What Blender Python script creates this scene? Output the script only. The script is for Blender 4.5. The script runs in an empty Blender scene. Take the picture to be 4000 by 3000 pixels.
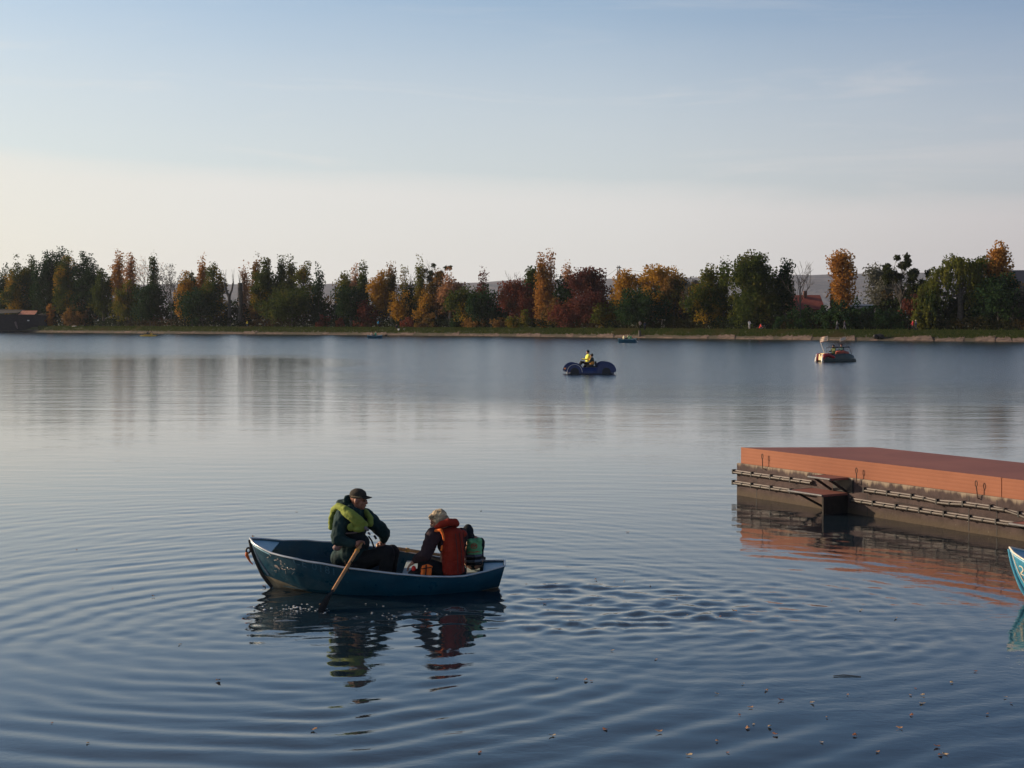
import bpy, bmesh, math, random
import numpy as np
from mathutils import Vector, Matrix, noise as mnoise
S = bpy.context.scene
C = S.collection
PI = math.pi
R = math.radians

# ---------------------------------------------------------------- camera, world, sun, exposure
CAMH = 3.25
cam_d = bpy.data.cameras.new('camera'); cam = bpy.data.objects.new('camera', cam_d); C.objects.link(cam)
cam.location = (0, 0, CAMH); cam.rotation_euler = (R(90), 0, 0)
cam_d.sensor_width = 36; cam_d.lens = 50; cam_d.shift_y = -0.0625
cam_d.clip_start = 0.1; cam_d.clip_end = 20000
S.camera = cam
SUN_EL = 17.0
SUN_AZ = -74.0          # clockwise from +Y: the sun stands to the left, a little beyond the boats
def sun_dir():
    e, a = R(SUN_EL), R(SUN_AZ)
    return Vector((math.cos(e)*math.sin(a), math.cos(e)*math.cos(a), math.sin(e)))
sl = bpy.data.lights.new('sun', 'SUN'); so = bpy.data.objects.new('sun', sl); C.objects.link(so)
sl.energy = 4.5; sl.angle = R(0.6); sl.color = (1.0, 0.78, 0.54)
so.rotation_euler = (-sun_dir()).to_track_quat('-Z', 'Y').to_euler()
so.location = (-40, 10, 30)
w = bpy.data.worlds.new('World'); S.world = w; w.use_nodes = True
S.view_settings.view_transform = 'Standard'; S.view_settings.look = 'None'
S.view_settings.exposure = 0.24; S.view_settings.gamma = 1.0; S.view_settings.use_curve_mapping = False
S.cycles.max_bounces = 6; S.cycles.volume_bounces = 0
S.cycles.use_denoising = True

class NT:
    """tiny node-tree writer"""
    def __init__(s, tree): s.t = tree; s.n = tree.nodes; s.l = tree.links
    def new(s, typ, **k):
        n = s.n.new(typ)
        for a, v in k.items(): setattr(n, a, v)
        return n
    def put(s, sock, v):
        if isinstance(v, bpy.types.NodeSocket): s.l.new(v, sock)
        elif v is not None: sock.default_value = v
    def math(s, op, a, b=None, c=None, clamp=False):
        n = s.new('ShaderNodeMath', operation=op, use_clamp=clamp)
        s.put(n.inputs[0], a); s.put(n.inputs[1], b)
        if c is not None: s.put(n.inputs[2], c)
        return n.outputs[0]
    def rng(s, v, a, b, c=0.0, d=1.0, smooth=False):
        n = s.new('ShaderNodeMapRange'); n.interpolation_type = 'SMOOTHSTEP' if smooth else 'LINEAR'
        s.put(n.inputs[0], v)
        for i, x in zip((1, 2, 3, 4), (a, b, c, d)): s.put(n.inputs[i], x)
        return n.outputs[0]
    def mix(s, f, a, b, mode='MIX'):
        n = s.new('ShaderNodeMix', data_type='RGBA', blend_type=mode)
        n.clamp_factor = True
        s.put(n.inputs[0], f); s.put(n.inputs[6], a); s.put(n.inputs[7], b)
        return n.outputs[2]
    def noise(s, vec, scale, detail=3, rough=.55, dist=0.0):
        n = s.new('ShaderNodeTexNoise'); s.put(n.inputs['Vector'], vec)
        n.inputs['Scale'].default_value = scale; n.inputs['Detail'].default_value = detail
        n.inputs['Roughness'].default_value = rough; n.inputs['Distortion'].default_value = dist
        return n.outputs['Fac']
    def ramp(s, f, stops):
        n = s.new('ShaderNodeValToRGB'); s.put(n.inputs[0], f)
        e = n.color_ramp.elements
        while len(e) < len(stops): e.new(0.5)
        for el, (p, c) in zip(e, stops): el.position = p; el.color = (*c, 1)
        return n.outputs[0]
    def mapping(s, vec, scale=(1, 1, 1), loc=(0, 0, 0), rot=(0, 0, 0)):
        n = s.new('ShaderNodeMapping'); s.put(n.inputs[0], vec)
        n.inputs['Scale'].default_value = scale; n.inputs['Location'].default_value = loc; n.inputs['Rotation'].default_value = rot
        return n.outputs[0]
def c4(c): return (*c, 1.0)

# sky: physical sky, a low bank of thin haze cloud and some cirrus
t = NT(w.node_tree)
for n in list(t.n): t.n.remove(n)
out = t.new('ShaderNodeOutputWorld'); bg = t.new('ShaderNodeBackground')
sky = t.new('ShaderNodeTexSky', sky_type='NISHITA')
sky.sun_disc = False; sky.sun_elevation = R(SUN_EL); sky.sun_rotation = R(SUN_AZ)
sky.air_density = 1.0; sky.dust_density = 1.6; sky.ozone_density = 2.2; sky.altitude = 200
tc = t.new('ShaderNodeTexCoord'); sep = t.new('ShaderNodeSeparateXYZ'); t.l.new(tc.outputs['Generated'], sep.inputs[0])
X, Y, Z = sep.outputs
cv = t.mapping(tc.outputs['Generated'], scale=(1.3, 1.3, 9.0), rot=(0, R(4.5), 0))
n1 = t.noise(cv, 1.6, 5, .6, .6)
n2 = t.noise(t.mapping(tc.outputs['Generated'], scale=(2.2, 2.2, 22.0), loc=(3, 1, 0), rot=(0, R(6), 0)), 1.7, 5, .65, .8)
n3 = t.noise(cv, 7.0, 4, .6, .4)
# bank of haze: its top edge sinks towards the right
lvl = t.math('ADD', t.math('MULTIPLY', X, 0.050), Z)
lvl = t.math('ADD', lvl, t.math('MULTIPLY', t.math('SUBTRACT', n1, .5), .035))
lvl = t.math('ADD', lvl, t.math('MULTIPLY', t.math('SUBTRACT', n3, .5), .008))
bank = t.rng(lvl, .080, .138, 1.0, 0.0, True)
veil = t.rng(lvl, .10, .29, 0.56, 0.0, True)
cir = t.math('MULTIPLY', t.rng(n2, .5, .72, 0.0, .16, True), t.rng(Z, .02, .14))
cir = t.math('MULTIPLY', cir, t.rng(Z, .16, .30, 1.0, .25))
cover = t.math('MAXIMUM', t.math('MULTIPLY', bank, .86), t.math('ADD', veil, cir), clamp=True)
# haze is brighter and yellower towards the sun (left), greyer and pinker to the right
hz = t.ramp(t.rng(X, -.36, .36, 0, 1), [(0, (.665, .62, .54)), (.22, (.635, .60, .56)), (.62, (.575, .548, .53)), (1, (.43, .39, .395))])
hz = t.mix(1.0, hz, c4((10.2, 10.2, 10.2)), 'MULTIPLY')
hz = t.mix(t.rng(Z, .02, .14, 0.0, 0.5), hz, c4((5.5, 5.35, 5.15)))
skycol = t.mix(1.0, sky.outputs[0], t.mix(t.rng(Z, .22, .50, 0, 1, True), c4((.98, 1.08, 1.12)), c4((.74, .65, .63))), 'MULTIPLY')
skycol = t.mix(1.0, skycol, t.ramp(t.rng(X, -.35, .36), [(0, (1, 1, 1)), (.55, (.98, .98, 1)), (1, (.80, .80, .88))]), 'MULTIPLY')
col = t.mix(cover, skycol, hz)
t.l.new(col, bg.inputs['Color']); bg.inputs['Strength'].default_value = 0.12
t.l.new(bg.outputs[0], out.inputs['Surface'])

# ---------------------------------------------------------------- helpers
F = 5555.0
def P(px, py, Yd):                      # a point seen at full-size photo pixel (px,py), Yd metres away
    return Vector(((px-2000)*Yd/F, Yd, CAMH-(py-1250)*Yd/F))
def tag(o, label=None, cat=None, group=None, kind=None):
    if label: o['label'] = label
    if cat: o['category'] = cat
    if group: o['group'] = group
    if kind: o['kind'] = kind
    return o
def empty(name, loc=(0, 0, 0), label=None, cat=None, group=None):
    o = bpy.data.objects.new(name, None); C.objects.link(o); o.location = loc; o.empty_display_size = .2
    return tag(o, label, cat, group)
def mesh_obj(name, me, mats, parent=None, smooth=True):
    o = bpy.data.objects.new(name, me); C.objects.link(o)
    for m in (mats if isinstance(mats, (list, tuple)) else [mats]): me.materials.append(m)
    if smooth and len(me.polygons): me.polygons.foreach_set('use_smooth', [True]*len(me.polygons))
    if parent:
        o.parent = parent
        o.matrix_parent_inverse = Matrix.Translation(parent.location).inverted() if parent.rotation_euler[:] == (0, 0, 0) else Matrix.Identity(4)
    return o
def from_data(name, v, f, mats, parent=None, smooth=False, tint=None):
    me = bpy.data.meshes.new(name); me.from_pydata([tuple(a) for a in v], [], [tuple(a) for a in f]); me.update()
    if tint is not None:
        a = me.attributes.new('tint', 'FLOAT', 'FACE'); a.data.foreach_set('value', tint)
    return mesh_obj(name, me, mats, parent, smooth)
def quads_mesh(name, V, mats, parent=None, tint=None):
    """V: (n,4,3) array of separate quads"""
    n = len(V); me = bpy.data.meshes.new(name)
    me.vertices.add(n*4); me.vertices.foreach_set('co', V.reshape(-1).astype(np.float32))
    me.loops.add(n*4); me.loops.foreach_set('vertex_index', np.arange(n*4, dtype=np.int32))
    me.polygons.add(n); me.polygons.foreach_set('loop_start', np.arange(n, dtype=np.int32)*4)
    me.update(calc_edges=True)
    if tint is not None:
        a = me.attributes.new('tint', 'FLOAT', 'FACE'); a.data.foreach_set('value', tint.astype(np.float32))
    return mesh_obj(name, me, mats, parent, False)
SC2 = bpy.data.scenes.new('workbench')     # scratch scene for shaping meshes, removed at the end
class MB:
    """collects primitives into one mesh"""
    def __init__(s): s.v = []; s.f = []; s.mi = []
    def add(s, v, f, mi=0):
        o = len(s.v); s.v += [tuple(a) for a in v]; s.f += [tuple(i+o for i in q) for q in f]; s.mi += [mi]*len(f); return s
    def box(s, c, size, rz=0, mi=0, M=None):
        c = Vector(c); hx, hy, hz = (a/2 for a in size)
        m = M or Matrix.Rotation(rz, 3, 'Z')
        v = [c+m@Vector((x*hx, y*hy, z*hz)) for x in (-1, 1) for y in (-1, 1) for z in (-1, 1)]
        return s.add(v, [(0, 1, 3, 2), (4, 6, 7, 5), (0, 4, 5, 1), (2, 3, 7, 6), (0, 2, 6, 4), (1, 5, 7, 3)], mi)
    def tube(s, pts, rad, seg=10, mi=0, cap=True):
        pts = [Vector(p) for p in pts]; rad = rad if isinstance(rad, (list, tuple)) else [rad]*len(pts)
        v = []; prev = None
        for i, p in enumerate(pts):
            d = (pts[min(i+1, len(pts)-1)]-pts[max(i-1, 0)]).normalized()
            if prev is None:
                a = d.orthogonal().normalized()
            else:
                a = (prev-d*prev.dot(d)).normalized()
            prev = a; b = d.cross(a)
            for k in range(seg):
                th = 2*PI*k/seg; v.append(p+(a*math.cos(th)+b*math.sin(th))*rad[i])
        f = [(i*seg+k, i*seg+(k+1) % seg, (i+1)*seg+(k+1) % seg, (i+1)*seg+k) for i in range(len(pts)-1) for k in range(seg)]
        if cap: f += [tuple(range(seg))[::-1], tuple((len(pts)-1)*seg+k for k in range(seg))]
        return s.add(v, f, mi)
    def ell(s, c, r, M=None, seg=16, rings=10, mi=0):
        c = Vector(c); r = r if isinstance(r, (tuple, list, Vector)) else (r, r, r); m = M or Matrix.Identity(3)
        v = [c+m@Vector((0, 0, r[2]))]
        for i in range(1, rings):
            ph = PI*i/rings
            for k in range(seg):
                th = 2*PI*k/seg
                v.append(c+m@Vector((r[0]*math.sin(ph)*math.cos(th), r[1]*math.sin(ph)*math.sin(th), r[2]*math.cos(ph))))
        v.append(c-m@Vector((0, 0, r[2]))); L = len(v)-1
        f = [(0, 1+k, 1+(k+1) % seg) for k in range(seg)]
        for i in range(rings-2):
            a = 1+i*seg; b = a+seg
            f += [(a+k, b+k, b+(k+1) % seg, a+(k+1) % seg) for k in range(seg)]
        a = 1+(rings-2)*seg
        f += [(a+k, L, a+(k+1) % seg) for k in range(seg)]
        return s.add(v, f, mi)
    def cap(s, a, b, ra, rb, seg=14):
        a = Vector(a); b = Vector(b)
        s.tube([a, b], [ra, rb], seg); s.ell(a, ra, seg=seg, rings=8); s.ell(b, rb, seg=seg, rings=8); return s
    def chain(s, pts, rad, seg=12):
        for i in range(len(pts)-1): s.cap(pts[i], pts[i+1], rad[i], rad[i+1], seg)
        return s
    def prism(s, poly, z0, z1, mi=0):
        n = len(poly); v = [(p[0], p[1], z0) for p in poly]+[(p[0], p[1], z1) for p in poly]
        f = [tuple(range(n))[::-1], tuple(range(n, 2*n))]+[(i, (i+1) % n, n+(i+1) % n, n+i) for i in range(n)]
        return s.add(v, f, mi)
    def mesh(s, name):
        me = bpy.data.meshes.new(name); me.from_pydata(s.v, [], s.f)
        me.polygons.foreach_set('material_index', s.mi); me.update(); return me
    def build(s, name, mats, parent=None, smooth=False, bevel=0):
        o = mesh_obj(name, s.mesh(name), mats, parent, smooth)
        if smooth: e = o.modifiers.new('edges', 'EDGE_SPLIT'); e.split_angle = R(50)
        if bevel:
            b = o.modifiers.new('bevel', 'BEVEL'); b.width = bevel; b.segments = 2; b.limit_method = 'ANGLE'
        return o
    def fused(s, name, mats, parent=None, voxel=.008, smooth=4, wr=0, wrs=12.0):
        """voxel-remesh the overlapping primitives into one continuous skin"""
        tmp = bpy.data.objects.new('tmp', s.mesh('tmp')); SC2.collection.objects.link(tmp)
        r = tmp.modifiers.new('r', 'REMESH'); r.mode = 'VOXEL'; r.voxel_size = voxel; r.use_smooth_shade = True
        if smooth:
            q = tmp.modifiers.new('s', 'SMOOTH'); q.factor = .6; q.iterations = smooth
        with bpy.context.temp_override(scene=SC2, view_layer=SC2.view_layers[0]):
            dg = bpy.context.evaluated_depsgraph_get(); dg.update()
            me = bpy.data.meshes.new_from_object(tmp.evaluated_get(dg))
        old = tmp.data; bpy.data.objects.remove(tmp); bpy.data.meshes.remove(old)
        if wr:
            nv = len(me.vertices); co = np.empty(nv*3, np.float32); nn = np.empty(nv*3, np.float32)
            me.vertices.foreach_get('co', co); me.vertices.foreach_get('normal', nn); co = co.reshape(-1, 3); nn = nn.reshape(-1, 3)
            k = np.array([mnoise.noise(Vector((a*wrs, b*wrs, c*wrs*1.7)))+.5*mnoise.noise(Vector((a*wrs*2.3, b*wrs*2.3, c*wrs*2.3))) for a, b, c in co.tolist()])
            co = co+nn*(wr*k)[:, None]; me.vertices.foreach_set('co', co.reshape(-1).astype(np.float32)); me.update()
        me.name = name; me.materials.clear()
        return mesh_obj(name, me, mats, parent, True)

# ---------------------------------------------------------------- materials
MATS = {}
def mat(name, c1, c2=None, rough=.6, scale=6, bump=0, bscale=40, spec=.5, metal=0, coat=0, stretch=(1, 1, 1), lo=.35, hi=.65, rnoise=0, bdist=.01):
    if name in MATS: return MATS[name]
    m = bpy.data.materials.new(name); m.use_nodes = True; q = NT(m.node_tree); b = q.n['Principled BSDF']
    tcn = q.new('ShaderNodeTexCoord'); vec = q.mapping(tcn.outputs['Object'], scale=stretch)
    if c2 is not None: q.put(b.inputs['Base Color'], q.mix(q.rng(q.noise(vec, scale, 5, .6), lo, hi), c4(c1), c4(c2)))
    else: b.inputs['Base Color'].default_value = c4(c1)
    if rnoise: q.put(b.inputs['Roughness'], q.rng(q.noise(vec, scale*1.7, 4), .3, .7, max(0, rough-rnoise), min(1, rough+rnoise)))
    else: b.inputs['Roughness'].default_value = rough
    b.inputs['Metallic'].default_value = metal; b.inputs['Specular IOR Level'].default_value = spec
    b.inputs['Coat Weight'].default_value = coat
    if bump:
        bn = q.new('ShaderNodeBump'); bn.inputs['Strength'].default_value = bump; bn.inputs['Distance'].default_value = bdist
        q.put(bn.inputs['Height'], q.noise(vec, bscale, 4, .6)); q.l.new(bn.outputs[0], b.inputs['Normal'])
    MATS[name] = m; return m
def leafmat(name, a, b, c=None, big=.22, lo=.45, hi=.6):
    """foliage: leaf-to-leaf variation between a and b, with branches turned to colour c"""
    m = bpy.data.materials.new(name); m.use_nodes = True; q = NT(m.node_tree); n = q.n
    for x in list(n): n.remove(x)
    o = q.new('ShaderNodeOutputMaterial'); at = q.new('ShaderNodeAttribute', attribute_name='tint'); tcn = q.new('ShaderNodeTexCoord')
    col = q.mix(at.outputs['Fac'], c4(a), c4(b))
    if name != 'leaf_thicket': a, b = tuple(min(.5, x*1.22) for x in a), tuple(min(.5, x*1.22) for x in b); col = q.mix(at.outputs['Fac'], c4(a), c4(b))
    if c is not None:
        k = q.rng(q.noise(tcn.outputs['Object'], big, 3, .6), lo, hi)
        col = q.mix(k, col, c4(c))
    d = q.new('ShaderNodeBsdfDiffuse'); tr = q.new('ShaderNodeBsdfTranslucent'); mx = q.new('ShaderNodeMixShader'); mx.inputs[0].default_value = .38
    q.put(d.inputs[0], col); q.put(tr.inputs[0], col); q.l.new(d.outputs[0], mx.inputs[1]); q.l.new(tr.outputs[0], mx.inputs[2]); q.l.new(mx.outputs[0], o.inputs[0])
    MATS[name] = m; return m

# ---------------------------------------------------------------- water
SH_PX = [-6000, -2500, -600, 0, 650, 1350, 2000, 2650, 3300, 4000, 4800, 6500, 9000]
SH_D = [400, 400, 392, 384, 341, 311, 282, 251, 226, 210, 196, 170, 150]
def shoreD(px): return float(np.interp(px, SH_PX, SH_D))
def shore(px, off=0.0, z=0.0):
    d = shoreD(px)+off; return Vector(((px-2000)*d/F, d, z))

def water():
    xs = np.concatenate([-np.geomspace(1400, 14.2, 40), np.arange(-14, 13, .065), np.geomspace(13.2, 1400, 40)])
    ys = np.concatenate([np.arange(-30, 7.5, 2.5), np.arange(8.0, 30, .055), 30*np.exp(np.arange(0, 1.0, .0045)), np.geomspace(84, 900, 60)])
    Xg, Yg = np.meshgrid(xs, ys)
    rng = np.random.default_rng(5)
    Zg = np.zeros_like(Xg)
    # rings left by the oars and the hull: (x, y, radius, width, height, wavelength)
    rings = [(-2.1, 14.1, 3.1, 1.2, .0058, .48), (-2.1, 14.1, 5.0, 1.5, .0048, .54), (-1.9, 14.3, 1.5, .7, .0028, .34),
             (-2.3, 16.1, 1.0, .6, .0022, .20), (-2.6, 16.6, 4.2, 2.2, .0016, .36), (-2.6, 16.6, 7.4, 2.6, .0020, .50),
             (.55, 17.3, 1.6, 1.0, .0024, .25), (2.0, 15.6, 2.4, 1.3, .0026, .30), (2.0, 15.0, 4.4, 1.6, .0022, .38), (1.6, 14.6, 6.6, 1.8, .0018, .46),
             (-3.4, 17.4, 2.4, 1.3, .0014, .27), (-1.4, 18.8, 4.6, 2.2, .0018, .36), (1.2, 15.2, 1.1, .8, .0020, .19),
             (.9, 19.0, 8.0, 3.0, .0014, .45), (-6.5, 20.5, 5.0, 3.2, .0011, .40)]
    for cx, cy, r0, wd, a, lam in rings:
        dx = Xg-cx; dy = Yg-cy
        r = np.hypot(dx, dy)
        th = np.arctan2(dy, dx)
        wob = .10*lam*np.sin(3*th+cx*3)+.16*lam*np.sin(7*th+cy)+.08*lam*np.sin(13*th+r0)
        env = np.exp(-((r-r0)/wd)**2)*(.75+.25*np.sin(2*th+cx))
        ph = 2*PI*(r+wob+.10*np.sin(r*1.7+cy))/lam+cx
        Zg += .62*a*env*(np.sin(ph)+.28*np.sin(2*ph+.6))
    # slow swell lines running across the pond
    for k in range(16):
        lam = rng.uniform(.35, 1.3); ang = rng.normal(PI/2, .22); ph = rng.uniform(0, 2*PI)
        kx, ky = math.cos(ang)*2*PI/lam, math.sin(ang)*2*PI/lam
        mod = .55+.45*np.sin(Xg*rng.uniform(.1, .5)+Yg*rng.uniform(.1, .5)+rng.uniform(0, 6))
        Zg += .00026*lam/.5*mod*np.sin(kx*Xg+ky*Yg+ph)
    # churned patches left by earlier strokes
    for cx, cy, sx, sy, a in [(.6, 17.3, .8, .35, .010), (2.0, 15.7, 1.0, .35, .010), (1.0, 15.2, 1.1, .5, .008), (-2.05, 16.15, .5, .22, .012), (1.5, 16.3, 2.2, 1.3, .006), (-1.5, 15.7, 1.6, .5, .005), (3.2, 14.4, 1.6, .8, .003)]:
        e = a*np.exp(-((Xg-cx)/sx)**2-((Yg-cy)/sy)**2)
        s = np.zeros_like(Xg)
        for k in range(14):
            lam = rng.uniform(.16, .5); ang = rng.uniform(0, PI)
            s += np.sin(2*PI/lam*(Xg*math.cos(ang)+Yg*math.sin(ang))+rng.uniform(0, 6)+1.2*np.sin(2*Xg+k))*lam
        Zg += e*s
    fade = np.clip((40-Yg)/18, 0, 1)*np.clip((14-np.abs(Xg+.5))/2.5, 0, 1)*np.clip((Yg-8)/1.5, 0, 1)
    Zg *= fade
    ny, nx = Xg.shape
    co = np.stack([Xg, Yg, Zg], -1).reshape(-1, 3).astype(np.float32)
    idx = np.arange(ny*nx, dtype=np.int32).reshape(ny, nx)
    q = np.stack([idx[:-1, :-1], idx[:-1, 1:], idx[1:, 1:], idx[1:, :-1]], -1).reshape(-1, 4)
    me = bpy.data.meshes.new('water'); me.vertices.add(len(co)); me.vertices.foreach_set('co', co.reshape(-1))
    me.loops.add(q.size); me.loops.foreach_set('vertex_index', q.reshape(-1))
    me.polygons.add(len(q)); me.polygons.foreach_set('loop_start', np.arange(len(q), dtype=np.int32)*4)
    me.update(calc_edges=True)
    m = bpy.data.materials.new('lake_water'); m.use_nodes = True; g = NT(m.node_tree); b = g.n['Principled BSDF']
    geo = g.new('ShaderNodeNewGeometry'); sp = g.new('ShaderNodeSeparateXYZ'); g.l.new(geo.outputs['Position'], sp.inputs[0])
    pos = geo.outputs['Position']; X, Y = sp.outputs[0], sp.outputs[1]
    # where a light breeze ruffles the surface (open water beyond ~60-120 m)
    bd = g.rng(X, -22.0, -3.0, 122.0, 62.0, True)
    nb = g.noise(g.mapping(pos, scale=(.018, .05, 1)), 1.0, 4, .6, .5)
    wind = g.rng(g.math('SUBTRACT', g.math('ADD', Y, g.math('MULTIPLY', g.math('SUBTRACT', nb, .5), 60)), bd), -14, g.rng(X, -22, -3, 34, 18), 0, 1, True)
    wind = g.math('MAXIMUM', wind, g.math('MULTIPLY', g.rng(Y, 38, 95, 0, 1, True), g.rng(nb, .35, .6, .03, .09)))
    calm = g.math('SUBTRACT', 1.0, wind)
    na = g.noise(g.mapping(pos, scale=(.8, 1.5, 1)), 1.0, 3, .55, .3)
    nc = g.noise(g.mapping(pos, scale=(1.6, 4.2, 1)), 1.0, 4, .6, .2)
    nd = g.noise(g.mapping(pos, scale=(2.0, 2.6, 1)), 1.0, 4, .65)
    mid = g.rng(Y, 12, 45, .25, 1.0)
    h = g.math('MULTIPLY', g.math('MULTIPLY', na, .0030), g.math('MULTIPLY', mid, g.math('ADD', calm, .4)))
    h = g.math('ADD', h, g.math('MULTIPLY', g.math('MULTIPLY', nc, g.rng(Y, 25, 50, .0028, .0016)), mid))
    h = g.math('ADD', h, g.math('MULTIPLY', g.math('MULTIPLY', nd, .075), wind))
    nf = g.noise(g.mapping(pos, scale=(5, 8, 1)), 1.0, 3, .6, .6)
    h = g.math('ADD', h, g.math('MULTIPLY', nf, g.rng(g.math('ADD', g.noise(pos, .35, 2), g.rng(X, -3, 5, -.05, .12)), .4, .66, .0003, .0024)))
    ng = g.noise(g.mapping(pos, scale=(.16, .55, 1)), 1.0, 5, .65, .4)
    h = g.math('ADD', h, g.math('MULTIPLY', ng, g.rng(Y, 28, 60, 0, .028)))
    bn = g.new('ShaderNodeBump'); bn.inputs['Strength'].default_value = 1; bn.inputs['Distance'].default_value = 1.0
    g.put(bn.inputs['Height'], h); g.l.new(bn.outputs[0], b.inputs['Normal'])
    b.inputs['Base Color'].default_value = (.010, .020, .030, 1)
    b.inputs['IOR'].default_value = 1.68
    b.inputs['Specular IOR Level'].default_value = .5
    g.put(b.inputs['Roughness'], g.math('MAXIMUM', g.rng(Y, 24, 60, .035, .11, True), g.rng(wind, 0, 1, .035, .18)))
    o = mesh_obj('water', me, m, None, True)
    tag(o, kind='structure')
water()
# ---------------------------------------------------------------- far shore, ground and hills
def strip(name, rows, mats, pxs, kind='structure', jit=None, smooth=True):
    """rows: (offset from the waterline, height)"""
    V = []; Fc = []
    for r, (off, z) in enumerate(rows):
        for i, px in enumerate(pxs):
            p = shore(px, off, z)
            if jit: p.z += jit(px, off)
            V.append(p)
    n = len(pxs)
    for r in range(len(rows)-1):
        for i in range(n-1): Fc.append((r*n+i, r*n+i+1, (r+1)*n+i+1, (r+1)*n+i))
    o = from_data(name, V, Fc, mats, smooth=smooth); tag(o, kind=kind); return o
pxs = list(np.linspace(-6000, -200, 60))+list(np.linspace(-180, 4400, 900))+list(np.linspace(4450, 9000, 60))
M_soil = mat('bank_soil', (.05, .045, .025), (.10, .075, .05), rough=.95, scale=1.2, bump=.6, bscale=8, bdist=.15)
M_grass = mat('grass_green', (.045, .062, .018), (.095, .095, .032), rough=.95, scale=.9, bump=.8, bscale=9, bdist=.15)
M_slab = mat('bank_slab', (.075, .050, .040), (.21, .145, .11), rough=.9, scale=1.5, bump=.5, bscale=5, bdist=.05)
M_path = mat('path_gravel', (.34, .29, .23), (.42, .36, .29), rough=.95, scale=2)
strip('embankment', [(-3, -1.2), (0, -.02), (1.5, .42), (3.0, .72)], M_soil, pxs, jit=lambda px, o: .05*mnoise.noise(Vector((px*.05, o, 0))))
strip('grass_bank', [(2.7, .68), (3.3, .95), (4.3, 1.30), (5.2, 1.45), (6.2, 1.48)], M_grass, pxs, jit=lambda px, o: .13*mnoise.noise(Vector((px*.03, o*.8, 3))) if o < 6 else 0)
strip('path', [(6.0, 1.505), (8.4, 1.505)], M_path, pxs)
strip('ground', [(6.1, 1.49), (9, 1.5), (20, 1.5), (60, 1.5), (400, 1.6), (1500, 2.0), (2600, 3)], M_grass, pxs)
# tilted concrete slabs that face the bank
rs = random.Random(4)
mb = MB(); px = 196.0
while px < 4250:
    d = shoreD(px); ln = rs.uniform(1.1, 3.4); dpx = ln/d*F
    a = shore(px, .1, .02); b = shore(px+dpx*.93, .1, .02); u = (b-a)
    k = rs.uniform(-.16, .16); k2 = rs.uniform(0, .55); sl_ = rs.uniform(.2, 1.3)
    p = [a+Vector((0, 0, k*.3)), b+Vector((0, 0, k*.3-.05)), b+Vector((sl_, 2.5, .62+k)), a+Vector((sl_*.9, 2.5+k2*.2, .52+k))]
    if rs.random() < .80:
        top = [q+Vector((0, 0, .12)) for q in p]
        mb.add(p+top, [(3, 2, 1, 0), (4, 5, 6, 7), (0, 1, 5, 4), (1, 2, 6, 5), (2, 3, 7, 6), (3, 0, 4, 7)])
    px += dpx
tag(mb.build('bank_paving', M_slab), kind='structure')
# hills
def hills():
    pts = [(-8000, 900), (-3000, 1040), (0, 1120), (650, 1118), (1350, 1117), (1800, 1113), (2000, 1104), (2350, 1096), (2900, 1085), (3700, 1073), (4100, 1070), (6000, 1110), (10000, 1160)]
    V = []; Fc = []; px = np.linspace(-8000, 10000, 700); rows = 14
    for r in range(rows):
        k = r/(rows-1)
        for x in px:
            D = 2500+k*1300; top = (1250-np.interp(x, [a for a, _ in pts], [b for _, b in pts]))*3800/F+CAMH
            z = 1+top*math.sin(k*PI/2)**.8+9*k*(mnoise.noise(Vector((x*.004, k*5, 0))))*(1 if r < rows-1 else .35)
            if r == rows-1: z += 3.2*mnoise.noise(Vector((x*.09, 0, 5)))+1.5*mnoise.noise(Vector((x*.3, 0, 9)))
            V.append(((x-2000)/F*D, D, z))
    n = len(px)
    for r in range(rows-1):
        for i in range(n-1): Fc.append((r*n+i, r*n+i+1, (r+1)*n+i+1, (r+1)*n+i))
    m = mat('hazed_hill_forest', (.105, .110, .130), (.21, .185, .19), rough=.95, scale=.012, bump=1, bscale=.06, bdist=14, stretch=(1, 1, 3), lo=.4, hi=.7)  # forest tone made paler and bluer to carry part of the distance haze
    tag(from_data('hills', V, Fc, m, smooth=True), kind='structure')
hills()

# ---------------------------------------------------------------- foliage
M_bark = mat('bark', (.05, .042, .036), (.10, .085, .07), rough=.9, scale=3, bump=.5, bscale=9, bdist=.05)
M_birch = mat('pale_bark', (.26, .22, .18), (.40, .34, .28), rough=.9, scale=2)
LM = dict(
    green=leafmat('leaf_green', (.024, .044, .013), (.066, .080, .018), (.11, .10, .02), .2, .54, .66),
    dark=leafmat('leaf_dark', (.012, .032, .014), (.028, .050, .018)),
    mixed=leafmat('leaf_mixed', (.028, .050, .013), (.070, .080, .016), (.30, .18, .02), .18, .48, .58),
    yg=leafmat('leaf_yellowgreen', (.055, .080, .016), (.13, .115, .020), (.20, .13, .02), .3, .5, .62),
    gold=leafmat('leaf_gold', (.26, .13, .020), (.36, .20, .030), (.09, .085, .02), .22, .56, .68),
    orange=leafmat('leaf_orange', (.27, .115, .026), (.36, .18, .042), (.17, .09, .03), .3, .5, .65),
    pink=leafmat('leaf_pinkbrown', (.26, .13, .07), (.36, .19, .09)),
    brown=leafmat('leaf_brown', (.14, .075, .025), (.22, .12, .035), (.06, .06, .02), .3, .48, .62),
    red=leafmat('leaf_red', (.10, .028, .020), (.16, .050, .030), (.07, .040, .022), .3, .52, .66),
    purple=leafmat('leaf_purple', (.065, .024, .022), (.11, .038, .030), (.16, .06, .03), .3, .5, .7),
    grey=leafmat('leaf_greygreen', (.085, .090, .065), (.13, .125, .095)),
    dusk=leafmat('leaf_dusky', (.045, .050, .045), (.075, .070, .060)),
    willow=leafmat('leaf_willow', (.050, .070, .014), (.12, .115, .022), (.025, .045, .016), .2, .45, .6),
    mist=leafmat('leaf_mistletoe', (.022, .030, .012), (.040, .048, .018)))
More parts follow.
